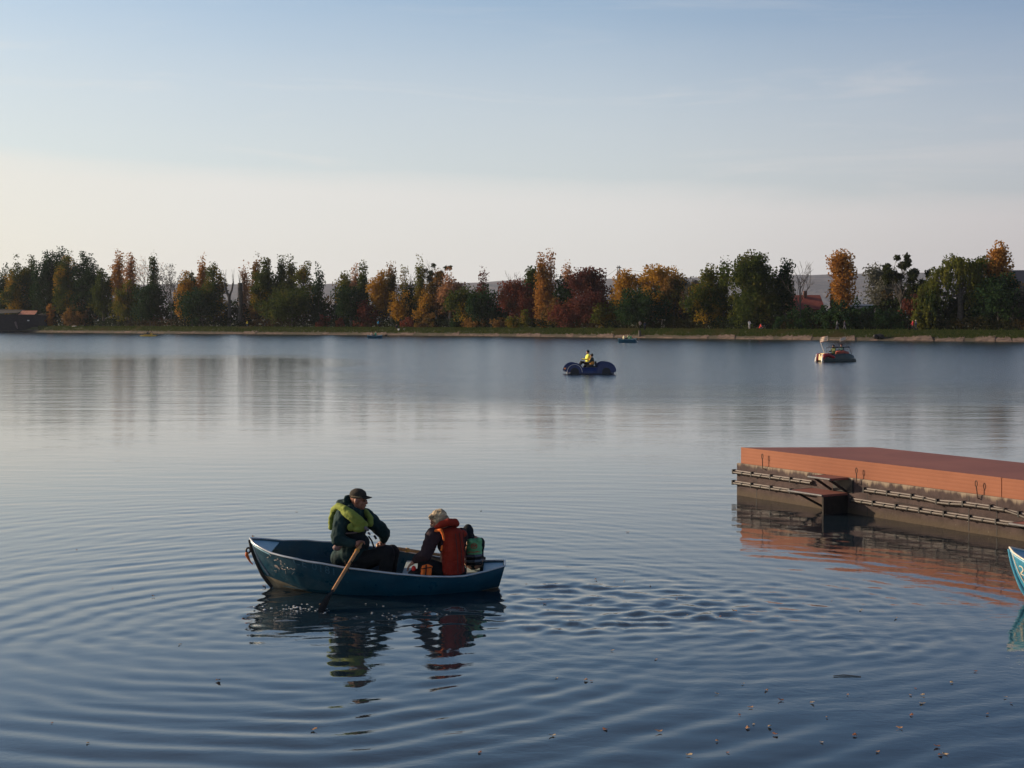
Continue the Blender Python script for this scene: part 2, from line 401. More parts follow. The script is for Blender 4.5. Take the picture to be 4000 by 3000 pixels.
def leaf_quads(lobes, n, size, rng, clump=.5, per=18, shell=.55, flat=1.0):
    wts = np.array([l[3]*l[5] for l in lobes]); wts = wts/wts.sum()
    L = np.array(lobes, float)
    nc = max(3, n//per); li = rng.choice(len(lobes), nc, p=wts)
    d = rng.normal(size=(nc, 3)); d /= np.linalg.norm(d, axis=1)[:, None]
    rad = shell+(1-shell)*rng.random(nc); rad = np.where(rng.random(nc) < .3, rng.random(nc)*shell, rad)
    cc = L[li, :3]+d*L[li, 3:6]*rad[:, None]
    ct = rng.random(nc)
    k = rng.integers(0, nc, n)
    pos = cc[k]+np.clip(rng.normal(size=(n, 3)), -1.25, 1.25)*clump*np.array([1, 1, 1.15])
    a = rng.normal(size=(n, 3)); a /= np.linalg.norm(a, axis=1)[:, None]
    b = rng.normal(size=(n, 3)); b -= a*(a*b).sum(1)[:, None]; b /= np.linalg.norm(b, axis=1)[:, None]
    s = size*rng.uniform(.55, 1.25, n)[:, None]
    a = a*s*.5*flat; b = b*s*.36
    V = np.stack([pos-a, pos-b*1.1+a*.1, pos+a, pos+b], 1)
    tint = np.clip(.6*ct[k]+.4*rng.random(n), 0, 1)
    return V, tint
def limb_tube(mb, a, b, r0, r1, rr, bend=.12):
    a = Vector(a); b = Vector(b); L = (b-a).length
    mids = []
    for i in range(1, 4):
        q = a.lerp(b, i/4); q += Vector((rr.uniform(-1, 1), rr.uniform(-1, 1), rr.uniform(0, .6)))*L*bend*.4; mids.append(q)
    mb.tube([a]+mids+[b], [r0+(r1-r0)*i/4 for i in range(5)], 6, cap=False)
def twig(mb, p, d, L, r, depth, rr, tips):
    q = p+d*L; m = p.lerp(q, .5)+Vector((rr.uniform(-1, 1), rr.uniform(-1, 1), rr.uniform(-.3, .6)))*L*.07
    mb.tube([p, m, q], [r, r*.8, r*.55], 5 if r > .05 else 3, cap=False)
    if depth == 0: tips.append(q); return
    for i in range(rr.choice((2, 3, 3))):
        nd = (d+Vector((rr.uniform(-1, 1), rr.uniform(-1, 1), rr.uniform(-.25, .65)))*.62).normalized()
        twig(mb, p.lerp(q, rr.uniform(.5, 1)), nd, L*rr.uniform(.55, .8), max(.028, r*.55), depth-1, rr, tips)
TG = 'autumn trees on the far bank'
def tree(px, top, wpx, kind, col, label, off=14, base=.12, dens=1.0, name=None, cat='tree', pale=False, low=None, seed=None, group=TG):
    seed = seed if seed is not None else int(px*7+top); rr = random.Random(seed); rng = np.random.default_rng(seed)
    D = shoreD(px)+off; sc = D/F; z0 = 1.45
    H = CAMH-(top-1250)*sc-z0; W = wpx*sc*1.22; x0 = (px-2000)*sc
    nm = name or {'poplar': 'poplar', 'column': 'poplar', 'round': 'broadleaf_tree', 'bare': 'bare_tree', 'willow': 'willow', 'shrub': 'shrub', 'pollard': 'pollarded_tree', 'mist': 'mistletoe_tree', 'loose': 'birch_tree'}[kind]
    root = empty(nm, (x0, D, z0), label, cat if kind != 'shrub' else 'shrub', group if kind != 'shrub' else 'shrubs on the far bank')
    lob = []; size = .44; per = 30; clump = .55; shell = .5
    if kind == 'poplar':
        ns = max(2, int(W/2.0)+1)
        for i in range(ns):
            t = (i+.5)/ns*2-1+rr.uniform(-.12, .12); hh = H*(1-.30*t*t*rr.uniform(.6, 1.3)-rr.uniform(0, .07)*(i != ns//2))
            rx = max(.8, W/ns*.62); cz = hh*.62
            lob.append((t*W*.40, rr.uniform(-.3, .3)*W, cz, rx, rx*1.2, hh-cz))
            for q in range(3):
                zz = hh*rr.uniform(.55, .93); lob.append((t*W*.42+rr.uniform(-.5, .5)*rx, rr.uniform(-.3, .3)*W, zz, rx*.6, rx*.6, rx*1.1))
        lob.append((0, 0, H*.66, W*.36, W*.36, H*.20)); lob.append((0, 0, H*(base+.3), W*.48, W*.42, H*.30)); lob.append((0, 0, H*(base+.18), W*.42, W*.4, H*.2))
    elif kind == 'column':
        n = max(5, int(H/1.3))
        for i in range(n):
            t = i/(n-1); z = H*(base+.06+(.90-base)*t); r = W*.5*(math.sin(PI*min(1, .16+t*.80))**.7)*rr.uniform(.78, 1.06)
            lob.append((rr.uniform(-.10, .10)*W, rr.uniform(-.1, .1)*W, z-r*.2*t, max(.5, r*.85), max(.5, r*.85), max(.9, H/n*1.9)))
        per = 14
    elif kind in ('round', 'loose', 'shrub'):
        n = 9 if kind == 'round' else (8 if kind == 'loose' else 6)
        zc = H*(.58 if kind != 'shrub' else .45); rz = H*(.40 if kind != 'shrub' else .48)
        for i in range(n):
            th = rr.uniform(0, 2*PI); u = rr.uniform(-.9, 1); rr_ = math.sqrt(max(.05, 1-u*u*.8))
            k = rr.uniform(.22, .34)*(.72 if kind == 'loose' else 1)
            lob.append((math.cos(th)*W*.5*rr_*.62, math.sin(th)*W*.4*rr_*.6, zc+u*rz*.72, W*k, W*k, max(W*k*.8, H*.10)))
        lob.append((rr.uniform(-.08, .08)*W, 0, H-H*.17, W*.22, W*.22, H*.17))
        if kind != 'loose': lob.append((0, 0, zc*.85, W*.40, W*.38, rz*.85))
        if kind == 'shrub': lob.append((0, 0, H*.25, W*.48, W*.4, H*.26))
    kx = {'poplar': 1.30, 'column': 1.12, 'round': 1.20, 'shrub': 1.2, 'loose': 1.0}.get(kind, 1)
    lob = [(l[0], l[1], l[2], l[3]*kx, l[4]*kx, l[5]*(1.08 if kind != 'column' else 1.2)) for l in lob]
    if kind in ('poplar', 'column', 'round', 'shrub', 'loose'):
        if low:                                    # a skirt of lower branches of its own width
            lob.append((low[0]*sc, 0, H*low[2], low[1]*sc*.5, low[1]*sc*.4, H*low[2]*.8))
        n = int(W*H*80*dens)+120
        n = min(n, 24000)
        V, tint = leaf_quads(lob, n, size, rng, clump if kind != 'shrub' else .35, per, shell)
        V[..., 2] = np.maximum(V[..., 2], .05)
        quads_mesh('crown', V+np.array(root.location), LM[col], root, tint)
        mb = MB(); r0 = max(.12, H*.018)
        tp = [Vector((0, 0, -.1)), Vector((rr.uniform(-.1, .1)*W*.3, 0, H*.3)), Vector((rr.uniform(-.1, .1)*W*.3, 0, H*.6)), Vector((0, 0, H*.93))]
        mb.tube(tp, [r0*1.25, r0, r0*.6, .04], 8)
        for l in lob:
            if l[2] > H*.25: limb_tube(mb, (0, 0, max(H*.12, l[2]-H*.22)), (l[0], l[1], l[2]+l[5]*.3), r0*.45, .035, rr)
        mb.v = [tuple(Vector(v)+root.location) for v in mb.v]
        if kind != 'shrub': mb.build('trunk', M_birch if pale else M_bark, root, True)
    elif kind in ('bare', 'mist'):
        mb = MB(); tips = []; r0 = .22 if kind == 'mist' else .16
        fork = Vector((0, 0, H*.42))
        mb.tube([Vector((0, 0, -.1)), fork*.5+Vector((.1, 0, 0)), fork], [r0*1.2, r0, r0*.8], 8, cap=False)
        arms = 5 if kind == 'bare' else 7
        for i in range(arms):
            th = 2*PI*i/arms+rr.uniform(-.3, .3); sp = W*.5/(H*.56)
            d = Vector((math.cos(th)*sp*rr.uniform(.5, 1.1), math.sin(th)*.4, 1)).normalized()
            twig(mb, fork*rr.uniform(.75, 1), d, H*.27*rr.uniform(.85, 1.1), r0*.5, 3, rr, tips)
        twig(mb, fork, Vector((0, 0, 1)), H*.30, r0*.6, 3, rr, tips)
        mb.v = [tuple(Vector(v)+root.location) for v in mb.v]
        mb.build('trunk', M_bark, root, True)
        if kind == 'mist':
            first = None
            picks = tips[:]; rr.shuffle(picks)
            for q in picks[:int(34*dens)]:
                if first is None:
                    V, tint = leaf_quads([(0, 0, 0, .5, .5, .5)], 150, .34, rng, .18, 10, .3)
                    first = quads_mesh('mistletoe', V, LM['mist'], None, tint); b = first
                else: b = first.copy(); C.objects.link(b)
                b.parent = root; b.matrix_parent_inverse = Matrix.Identity(4); b.location = q; b.rotation_euler = (rr.random()*3, rr.random()*3, rr.random()*3); b.scale = [rr.uniform(.75, 1.45)]*3
        elif col:
            T = np.array([t[:] for t in tips]); n = int(len(T)*2.2*dens)
            k = rng.integers(0, len(T), n); lobq = [(0, 0, 0, .1, .1, .1)]
            V, tint = leaf_quads(lobq, n, .30, rng, .1, 5)
            V = V+(T[k]+rng.normal(size=(n, 3))*.3)[:, None, :]
            quads_mesh('crown', V+np.array(root.location), LM[col], root, tint)
    elif kind == 'pollard':
        mb = MB(); r = W*.14
        if dens > .5:
            mb.tube([(0, 0, -.1), (.1, 0, H*.4), (0, 0, H*.72)], [r*1.3, r*1.1, r], 9)
            mb.tube([(0, 0, H*.68), (-W*.30, 0, H*.84), (-W*.42, 0, H)], [r*.95, r*.8, r*.75], 8)
            mb.tube([(0, 0, H*.68), (W*.26, .1, H*.84), (W*.38, 0, H)], [r*.8, r*.6, r*.6], 8)
            ends = [(-W*.42, H), (W*.38, H)]
        else:
            mb.tube([(0, 0, -.1), (.1, 0, H*.5), (0, 0, H)], [r*1.6, r*1.5, r*1.6], 9); ends = [(0, H)]
        for ex, ez in ends:
            for i in range(7):
                a = Vector((ex+rr.uniform(-.2, .2), 0, ez-.05)); mb.tube([a, a+Vector((rr.uniform(-.5, .5), 0, rr.uniform(1.5, 3.6)))], [.04, .015], 4)
        mb.v = [tuple(Vector(v)+root.location) for v in mb.v]
        mb.build('trunk', M_bark, root, True)
    elif kind == 'willow':
        V = []; T = []; tr = MB(); r0 = .45
        tr.tube([(0, 0, -.1), (.2, 0, H*.3), (0, 0, H*.6)], [r0*1.2, r0, r0*.7], 9)
        heads = [(-W*.36, H*.66), (-W*.22, H*.84), (-W*.05, H*.97), (W*.12, H*.92), (W*.30, H*.96), (W*.40, H*.70), (-W*.45, H*.45), (W*.2, H*.75)]
        lobs = []
        for hx, hz in heads:
            limb_tube(tr, (0, 0, H*.45), (hx, rr.uniform(-.2, .2)*W, hz), r0*.45, .06, rr)
            lobs.append((hx, rr.uniform(-.15, .15)*W, hz-W*.10, W*.15, W*.2, W*.11))
            for s in range(46):
                th = rr.uniform(0, 2*PI); q = rr.uniform(.3, 1)*W*.15
                sx = hx+math.cos(th)*q; sy = math.sin(th)*q*1.5; zt = hz-rr.uniform(0, W*.07)-q*.3
                ln = min(zt-.4, rr.uniform(.25, .75)*H*.62)
                n = int(ln/.17)
                for i in range(n):
                    z = zt-i*.17; V.append((sx+rr.uniform(-.12, .12)+(.25*math.sin(i*.2+s)), sy+rr.uniform(-.12, .12), z)); T.append(.2+.6*((s*37) % 11)/11+rr.uniform(0, .2))
        V = np.array(V); n = len(V); a = rng.normal(size=(n, 3))*[.10, .10, .02]; b = np.zeros((n, 3)); b[:, 2] = .19; b[:, 0] = rng.normal(size=n)*.04
        Q = np.stack([V-a, V-b, V+a, V+b], 1)
        Q2, T2 = leaf_quads(lobs, 3600, .38, rng, .4, 16, .5)
        Q = np.concatenate([Q, Q2]); T = np.concatenate([np.clip(T, 0, 1), T2])
        quads_mesh('crown', Q+np.array(root.location), LM['willow'], root, T)
        tr.v = [tuple(Vector(v)+root.location) for v in tr.v]
        tr.build('trunk', M_bark, root, True)
    return root

TREES = [
 # px, top, width, kind, colour, label, extra
 (20, 1035, 66, 'poplar', 'dark', 'narrow dark green tree cut by the left edge of the picture', {}),
 (70, 1000, 92, 'poplar', 'mixed', 'green poplar with an orange yellow upper left side, second from the left edge', {'off': 11}),
 (122, 1000, 60, 'poplar', 'green', 'green tree between the orange tinged poplar and the tallest dark tree on the left', {}),
 (204, 950, 132, 'poplar', 'dark', 'tallest dark green tree of the left hand group', {'off': 16}),
 (266, 968, 84, 'poplar', 'mixed', 'yellow and green tree right against the tallest dark tree', {'off': 12}),
 (340, 972, 104, 'poplar', 'dark', 'broad dark green tree with small sky gaps ending the tall left group', {'off': 14}),
 (404, 1042, 70, 'poplar', 'green', 'lower green tree just right of the tall left group', {'off': 12}),
 (464, 1000, 52, 'column', 'orange', 'thin orange topped poplar, first of the orange pair on the left', {'base': .35, 'dens': .6}),
 (510, 997, 46, 'column', 'pink', 'sparse pinkish orange poplar, second of the pair on the left', {'base': .35, 'dens': .55}),
 (575, 1005, 82, 'bare', 'pink', 'nearly leafless pale tree right of the orange pair', {'dens': 1.2}),
 (498, 1092, 96, 'poplar', 'yg', 'yellow green tree growing low in front of the orange pair', {'off': 11}),
 (600, 1012, 30, 'column', 'green', 'slim dark green top rising beside the leafless pale tree', {'base': .25, 'dens': .7}),
 (668, 1055, 92, 'bare', 'dusk', 'dusky purple grey tree with a flat twiggy top', {'dens': 5}),
 (585, 1110, 110, 'round', 'dark', 'dark rounded tree below the leafless pale tree', {'off': 11}),
 (722, 1054, 56, 'poplar', 'gold', 'yellow orange tree left of the forked stump', {'off': 12}),
 (748, 1037, 54, 'poplar', 'green', 'green topped poplar between two orange ones on the left', {}),
 (790, 1024, 38, 'column', 'orange', 'bright orange narrow poplar left of the forked stump', {'base': .3}),
 (835, 1026, 74, 'poplar', 'mixed', 'green and orange poplar nearest the forked stump', {'off': 12}),
 (780, 1130, 150, 'round', 'dark', 'wide dark tree filling in below the orange narrow poplar', {'off': 10}),
 (895, 1105, 34, 'pollard', None, 'forked pollarded stump with bare upright shoots', {'off': 11}),
 (938, 1105, 34, 'pollard', None, 'single pollarded pole right of the forked stump', {'off': 12, 'dens': .2}),
 (955, 1054, 42, 'column', 'pink', 'pinkish thin leaved poplar behind the pollarded pole', {'base': .1, 'dens': .5, 'off': 17}),
 (1000, 1018, 50, 'column', 'brown', 'orange brown poplar left of the tall green one in mid left', {'base': .12, 'dens': .75}),
 (1040, 1001, 84, 'poplar', 'mixed', 'tall green and gold poplar, highest in the middle left group', {'off': 12}),
 (1100, 1022, 46, 'column', 'green', 'slender green poplar just right of the highest middle left tree', {'base': .1}),
 (1136, 1030, 40, 'column', 'green', 'slender green poplar left of the loose yellowish crown', {'base': .2}),
 (1186, 1020, 74, 'round', 'yg', 'loose yellowish crown high on thin stems', {'dens': .55, 'base': .3}),
 (1246, 1062, 44, 'column', 'dark', 'dark cone shaped tree left of the thin utility pole', {'low': (0, 80, .3), 'off': 12}),
 (1140, 1115, 170, 'round', 'green', 'broad green tree below the two slender poplars', {'off': 10}),
 (1346, 1052, 62, 'round', 'yg', 'green yellow tree right of the thin utility pole', {'dens': .6, 'base': .25}),
 (1390, 1045, 30, 'column', 'pink', 'sparse pinkish treetop between two green ones near mid left', {'dens': .35, 'base': .4}),
 (1420, 1048, 38, 'column', 'green', 'narrow green tree left of the golden brown crown', {'base': .2}),
 (1372, 1110, 104, 'round', 'dark', 'dark green bushy tree under the sparse pinkish treetop', {'off': 10}),
 (1488, 1047, 84, 'round', 'gold', 'golden brown rounded tree above the crimson bush', {'dens': .9}),
 (1528, 1043, 34, 'column', 'brown', 'brown tall tree leaning on the right of the golden brown one', {'base': .25, 'pale': True}),
 (1580, 1068, 42, 'column', 'yg', 'sparse cone shaped tree with a pale slanting trunk', {'dens': .4, 'base': .1, 'pale': True}),
 (1566, 1132, 60, 'round', 'gold', 'yellow tree low before the sparse cone shaped one', {'off': 11, 'dens': .7}),
 (1600, 1100, 42, 'poplar', 'dark', 'dark green tree beside the sparse cone shaped one', {'off': 15}),
 (1606, 1055, 30, 'bare', None, 'thin bare poles standing above the dark green tree', {'off': 18}),
 (1640, 1047, 36, 'column', 'yg', 'yellow green spire left of the tree with a dark tuft', {'base': .2}),
 (1652, 1140, 54, 'round', 'gold', 'yellow foliage low below the yellow green spire', {'off': 11, 'dens': .7}),
 (1690, 1030, 34, 'mist', None, 'thin tree with one dark tufted head over golden crowns', {'dens': .35, 'off': 17}),
 (1704, 1065, 70, 'round', 'brown', 'golden brown crown below the dark tufted head', {'pale': True, 'dens': .7}),
 (1757, 1056, 76, 'round', 'pink', 'spreading pinkish gold tree on a white trunk', {'pale': True, 'dens': .6}),
 (1718, 1150, 130, 'round', 'dark', 'dark tree mass behind the white trunk', {'off': 18}),
 (1812, 1120, 110, 'round', 'mixed', 'round green tree turning orange, left of the purple brown one', {'off': 12}),
 (1886, 1090, 48, 'column', 'purple', 'narrow purple brown treetop right of centre left', {'dens': .8}),
 (1902, 1140, 126, 'round', 'dark', 'dark green broad tree below the purple brown treetop', {'off': 11}),
 (2006, 1100, 92, 'round', 'red', 'dark crimson tree, left one of the crimson pair', {'off': 13}),
 (2062, 1114, 80, 'round', 'red', 'brighter crimson tree against the orange poplar', {'off': 14}),
 (2008, 1060, 46, 'bare', None, 'dead bare branch sticking out above the crimson trees', {'off': 16}),
 (2086, 1037, 68, 'round', 'green', 'green rounded tree behind the orange poplar near the centre', {'off': 22}),
 (2122, 1020, 58, 'column', 'orange', 'tall bright orange poplar near the centre of the bank', {'base': .03, 'off': 12, 'dens': 1.2}),
 (2152, 1013, 42, 'column', 'pink', 'thin pinkish spire touching the tall orange poplar', {'base': .2, 'dens': .6}),
 (2206, 1075, 62, 'poplar', 'dark', 'dark green tree between the orange poplar and the big purple tree', {'off': 14}),
 (2218, 1056, 32, 'column', 'pink', 'small faded tips above the dark green tree near centre', {'base': .6, 'dens': .5, 'off': 20}),
 (2170, 1160, 90, 'round', 'brown', 'brown tree at the foot of the tall orange poplar', {'off': 11}),
 (2296, 1047, 128, 'round', 'purple', 'big dark red purple tree right of centre', {'dens': 1.1, 'off': 14}),
 (2232, 1170, 110, 'round', 'red', 'reddish orange bushy tree before the big purple tree', {'off': 11}),
 (2312, 1150, 120, 'round', 'purple', 'low purple brown tree under the big purple one', {'off': 11}),
 (2440, 1066, 96, 'round', 'gold', 'golden tree with drooping arms left in the broad golden group', {'dens': .75}),
 (2556, 1028, 150, 'round', 'gold', 'largest golden crown of the broad golden group', {'dens': .8, 'off': 16}),
 (2634, 1058, 84, 'round', 'brown', 'brownish crown at the right end of the golden group', {'off': 15, 'dens': .8}),
 (2370, 1186, 80, 'round', 'yg', 'yellow weeping bushy tree below the gap beside the purple tree', {'off': 11}),
 (2530, 1150, 200, 'round', 'dark', 'dark green mass under the golden crowns', {'off': 11}),
 (2668, 1076, 62, 'round', 'dusk', 'bluish grey tree behind the brick building', {'off': 60}),
 (2714, 1080, 58, 'round', 'dusk', 'bluish grey tree just left of the loose green poplar', {'off': 55}),
 (2780, 1020, 64, 'poplar', 'yg', 'loose green yellow poplar left of the big green tree', {'dens': .7, 'base': .3}),
 (2826, 1045, 38, 'column', 'green', 'narrow green top beside the loose green yellow poplar', {'base': .35}),
 (2756, 1112, 132, 'round', 'mixed', 'wide green tree under the loose green yellow poplar', {'off': 11}),
 (2958, 985, 170, 'round', 'green', 'largest dense green tree right of centre', {'dens': 1.3, 'off': 12}),
 (2950, 1150, 160, 'round', 'green', 'low leafy growth at the foot of the largest green tree', {'off': 10}),
 (3064, 1014, 62, 'poplar', 'dark', 'dark green tree merged with the right side of the largest one', {'off': 14, 'base': .25}),
 (3126, 1030, 130, 'bare', None, 'leafless tree standing in front of the red roofed house', {'off': 13}),
 (3284, 968, 94, 'round', 'orange', 'large orange tree right of the red roofed house', {'dens': .8, 'off': 16, 'base': .2}),
 (3436, 1030, 134, 'round', 'grey', 'hazy grey green tree above the long low building', {'off': 34, 'dens': .75}),
 (3520, 1012, 130, 'mist', None, 'dark tree hung with mistletoe balls, tallest near the willow', {'off': 15, 'dens': 1.2}),
 (3592, 1093, 56, 'mist', None, 'small mistletoe tree directly left of the willow', {'off': 15, 'dens': .55}),
 (3632, 1090, 36, 'mist', None, 'smallest mistletoe tree touching the willow', {'off': 16, 'dens': .35}),
 (3572, 1152, 84, 'round', 'purple', 'reddish brown tree below the small mistletoe tree', {'off': 12, 'dens': .8}),
 (3748, 990, 250, 'willow', 'willow', 'huge drooping willow on the right', {'off': 13}),
 (3915, 948, 100, 'round', 'orange', 'bright orange tall tree at the right of the willow', {'dens': 1.2, 'off': 16, 'base': .2}),
 (3905, 1078, 190, 'round', 'dark', 'dark tree mass under the bright orange tree at the right edge', {'off': 12}),
 (3990, 1120, 90, 'round', 'dusk', 'brownish tree cut by the right edge of the picture', {'off': 12}),
 (300, 1172, 96, 'shrub', 'brown', 'round brown bush below the broad dark tree on the left', {'off': 10}),
 (200, 1186, 28, 'shrub', 'orange', 'small orange sapling near the hut with a brick red roof', {'off': 9.5}),
 (1262, 1232, 46, 'shrub', 'red', 'dark red bush left below the utility pole', {'off': 9.5}),
 (1330, 1250, 34, 'shrub', 'red', 'tiny red bush right below the utility pole', {'off': 9.5}),
 (1432, 1172, 72, 'shrub', 'red', 'crimson bush below the golden brown rounded tree', {'off': 10}),
 (1605, 1238, 60, 'shrub', 'red', 'reddish bush at the foot of the pale slanting trunk', {'off': 9.5}),
 (1672, 1236, 70, 'shrub', 'brown', 'orange brown bush below the dark tufted tree', {'off': 9.5}),
 (1770, 1248, 34, 'shrub', 'dark', 'small dark green bush between two orange brown bushes', {'off': 9.2}),
 (1850, 1232, 96, 'shrub', 'brown', 'long orange brown bush under the broad dark tree', {'off': 9.5}),
 (1950, 1245, 60, 'shrub', 'brown', 'brown bush left of the crimson pair', {'off': 9.5}),
 (2052, 1202, 32, 'shrub', 'yg', 'yellow green sapling before the crimson pair', {'off': 9.5}),
 (2010, 1232, 60, 'shrub', 'yg', 'olive bush under the left crimson tree', {'off': 9.2}),
 (3130, 1192, 150, 'shrub', 'dark', 'broad dark bush below the red roof', {'off': 10}),
 (3288, 1166, 150, 'shrub', 'dark', 'dark bush below the large orange tree', {'off': 10}),
 (3400, 1206, 116, 'shrub', 'dark', 'dark bush before the long low building', {'off': 10}),
 (3486, 1180, 90, 'shrub', 'dark', 'dark bush under the tall mistletoe tree', {'off': 10}),
 (3600, 1212, 80, 'shrub', 'yg', 'yellow green bush left of the willow', {'off': 9.5}),
]
for px, top, wd, kind, col, lab, ex in TREES:
    tree(px, top, wd, kind, col, lab, **ex)

# continuous thicket behind and between the trees (nobody could count it)
def thicket():
    rng = np.random.default_rng(8); Vs = []; Ts = []
    for (o0, o1, h0, h1, n) in [(8.8, 11.5, 1.0, 3.2, 30000), (15, 22, 3.4, 7.4, 46000), (24, 40, 4.5, 9.5, 34000)]:
        px = rng.uniform(-700, 4900, n)
        hgt = np.array([h0+(h1-h0)*(.5+.5*mnoise.noise(Vector((p*.012, o0, 0)))+.25*mnoise.noise(Vector((p*.05, o0, 2)))) for p in px])
        if o0 > 12:
            for u, v, f in ((3060, 3245, .50), (2580, 2690, .5), (3310, 3440, .42)): hgt = np.where((px > u) & (px < v), hgt*f, hgt)
        off = rng.uniform(o0, o1, n); z = 1.45+rng.random(n)**.8*hgt
        D = np.interp(px, SH_PX, SH_D)+off; pos = np.stack([(px-2000)*D/F, D, z], -1)
        a = rng.normal(size=(n, 3)); a /= np.linalg.norm(a, axis=1)[:, None]; b = rng.normal(size=(n, 3)); b -= a*(a*b).sum(1)[:, None]; b /= np.linalg.norm(b, axis=1)[:, None]
        s = (.32 if o0 < 12 else .62)*rng.uniform(.6, 1.3, n)[:, None]; a = a*s*.5; b = b*s*.4
        Vs.append(np.stack([pos-a, pos-b, pos+a, pos+b], 1)); Ts.append(rng.random(n))
    m = leafmat('leaf_thicket', (.014, .028, .012), (.036, .048, .018), (.085, .050, .022), .05, .50, .66)
    o = quads_mesh('thicket', np.concatenate(Vs), m, None, np.concatenate(Ts)); tag(o, 'dense dark undergrowth along the whole far bank behind the path', 'undergrowth', kind='stuff')
    # grass blades and weeds on the bank
    n = 34000; px = rng.uniform(150, 4400, n); off = 1.6+4.4*rng.random(n)**.62; D = np.interp(px, SH_PX, SH_D)+off
    z = np.interp(off, [1, 2, 3, 4.2, 5.2, 6.2], [.28, .52, .80, 1.25, 1.42, 1.46])
    pos = np.stack([(px-2000)*D/F, D, z], -1); hh = rng.uniform(.10, .34, n)*(1+.8*(rng.random(n) < .05))
    wv = np.zeros((n, 3)); wv[:, 0] = rng.uniform(.05, .16, n); up = np.zeros((n, 3)); up[:, 2] = hh; up[:, 0] = rng.normal(size=n)*.08
    m2 = leafmat('grass_blades', (.038, .062, .015), (.095, .105, .03), (.14, .11, .045), .12, .55, .7)
    o = quads_mesh('grass', np.stack([pos-wv, pos+wv, pos+up+wv*.4, pos+up-wv*.4], 1), m2, None, rng.random(n)); tag(o, 'short green grass covering the far bank above the slabs', 'grass', kind='stuff')
thicket()
# ---------------------------------------------------------------- rowing boat
RIM = [(978, 2103, 0), (992, 2123, .15), (1021, 2141, .27), (1061, 2161, .38), (1105, 2173, .48), (1148, 2182, .55), (1200, 2194, .60), (1258, 2202, .645),
       (1353, 2219, .68), (1450, 2231, .68), (1550, 2243, .655), (1677, 2253, .57), (1761, 2254, .49), (1814, 2251, .43), (1850, 2243, .37), (1900, 2232, .30), (1940, 2220, .22), (1972, 2211, .15)]
BX, BY = (978-2000)*17.3/F, 17.3
rx_, rb_, rz_ = [], [], []
for px, py, b in RIM:
    Yn = BY-b; rx_.append((px-2000)*Yn/F-BX); rb_.append(b); rz_.append(CAMH-(py-1250)*Yn/F+b*math.tan(R(2)))
rx_[0] = 0
LEN = rx_[-1]
def rimp(x): return float(np.interp(x, rx_, rb_)), float(np.interp(x, rx_, rz_))
CH = [(.16, 0, .15), (.24, .06, .142), (.30, .10, .13), (.5, .20, .08), (.72, .30, .02), (1.2, .45, -.04), (1.7, .50, -.06), (2.2, .44, -.05), (2.7, .27, -.01), (LEN-.07, .09, .03)]
KL = [(.27, .0), (.45, -.10), (.7, -.14), (2.5, -.14), (LEN-.12, -.06)]
def hull_pt(u, v):
    """u along the boat, v 0 rim .. .7 chine .. 1 keel -> (x, half width, z)"""
    xr = LEN*u; b, z = rimp(xr); xc = .16+(LEN-.07-.16)*u; xk = .27+(LEN-.12-.27)*u
    cb = np.interp(xc, [c[0] for c in CH], [c[1] for c in CH]); cz = np.interp(xc, [c[0] for c in CH], [c[2] for c in CH]); kz = np.interp(xk, [c[0] for c in KL], [c[1] for c in KL])
    if v <= .7:
        t = v/.7; bul = math.sin(PI*t)*.035*min(1, u*5); return xr+(xc-xr)*t-.02*math.sin(PI*t)*(1-u), b+(cb-b)*t+bul, z+(cz-z)*t
    t = (v-.7)/.3; return xc+(xk-xc)*t, cb+(0-cb)*t, cz+(kz-cz)*t
HT = np.array([hull_pt(i/160, .7*j/24) for i in range(161) for j in range(25)])
def hull_half(x, z):
    d = (HT[:, 0]-x)**2+(HT[:, 2]-z)**2; k = np.argsort(d)[:4]; wt = 1/(d[k]+1e-6)
    return float((HT[k, 1]*wt).sum()/wt.sum())
def boat_paint(name, a, b, cc, wet=.22):
    m = bpy.data.materials.new(name); m.use_nodes = True; q = NT(m.node_tree); s = q.n['Principled BSDF']
    tcn = q.new('ShaderNodeTexCoord'); v = tcn.outputs['Object']
    col = q.mix(q.rng(q.noise(v, 3.2, 5, .65), .35, .7), c4(a), c4(b))
    col = q.mix(q.rng(q.noise(q.mapping(v, scale=(1, 1, 2.5)), 14, 5, .7), .60, .70), col, c4(cc))
    q.put(s.inputs['Base Color'], col); q.put(s.inputs['Roughness'], q.rng(q.noise(v, 6, 3), .3, .7, wet*.6, wet*1.8))
    bn = q.new('ShaderNodeBump'); bn.inputs['Strength'].default_value = .5; bn.inputs['Distance'].default_value = .012
    q.put(bn.inputs['Height'], q.noise(v, 7, 4, .6)); q.l.new(bn.outputs[0], s.inputs['Normal'])
    return m
M_hull = boat_paint('hull_blue_paint', (.002, .041, .074), (.004, .066, .110), (.025, .09, .12), .36)
M_hull2 = boat_paint('hull_turquoise_paint', (.045, .23, .36), (.07, .29, .42), (.25, .42, .46))
M_bott = mat('hull_bottom', (.17, .13, .09), (.30, .25, .17), rough=.55, scale=5)
M_bott2 = mat('hull_bottom_cream', (.52, .42, .24), (.62, .52, .32), rough=.6, scale=5)
M_gun = mat('gunwale_metal', (.42, .47, .52), (.56, .58, .60), rough=.32, scale=9, metal=.35)
M_gun2 = mat('gunwale_cream', (.62, .56, .46), (.72, .66, .55), rough=.5, scale=9)
M_deck = mat('boat_deck', (.16, .36, .50), (.26, .48, .60), rough=.4, scale=6)
M_seat = mat('boat_bench', (.30, .40, .42), (.48, .54, .54), rough=.5, scale=8, bump=.2)
M_floor = mat('boat_floor', (.008, .05, .09), (.02, .035, .04), rough=.6, scale=7)
M_dark = mat('dark_metal', (.015, .016, .018), (.035, .03, .028), rough=.5, scale=20, metal=.4)
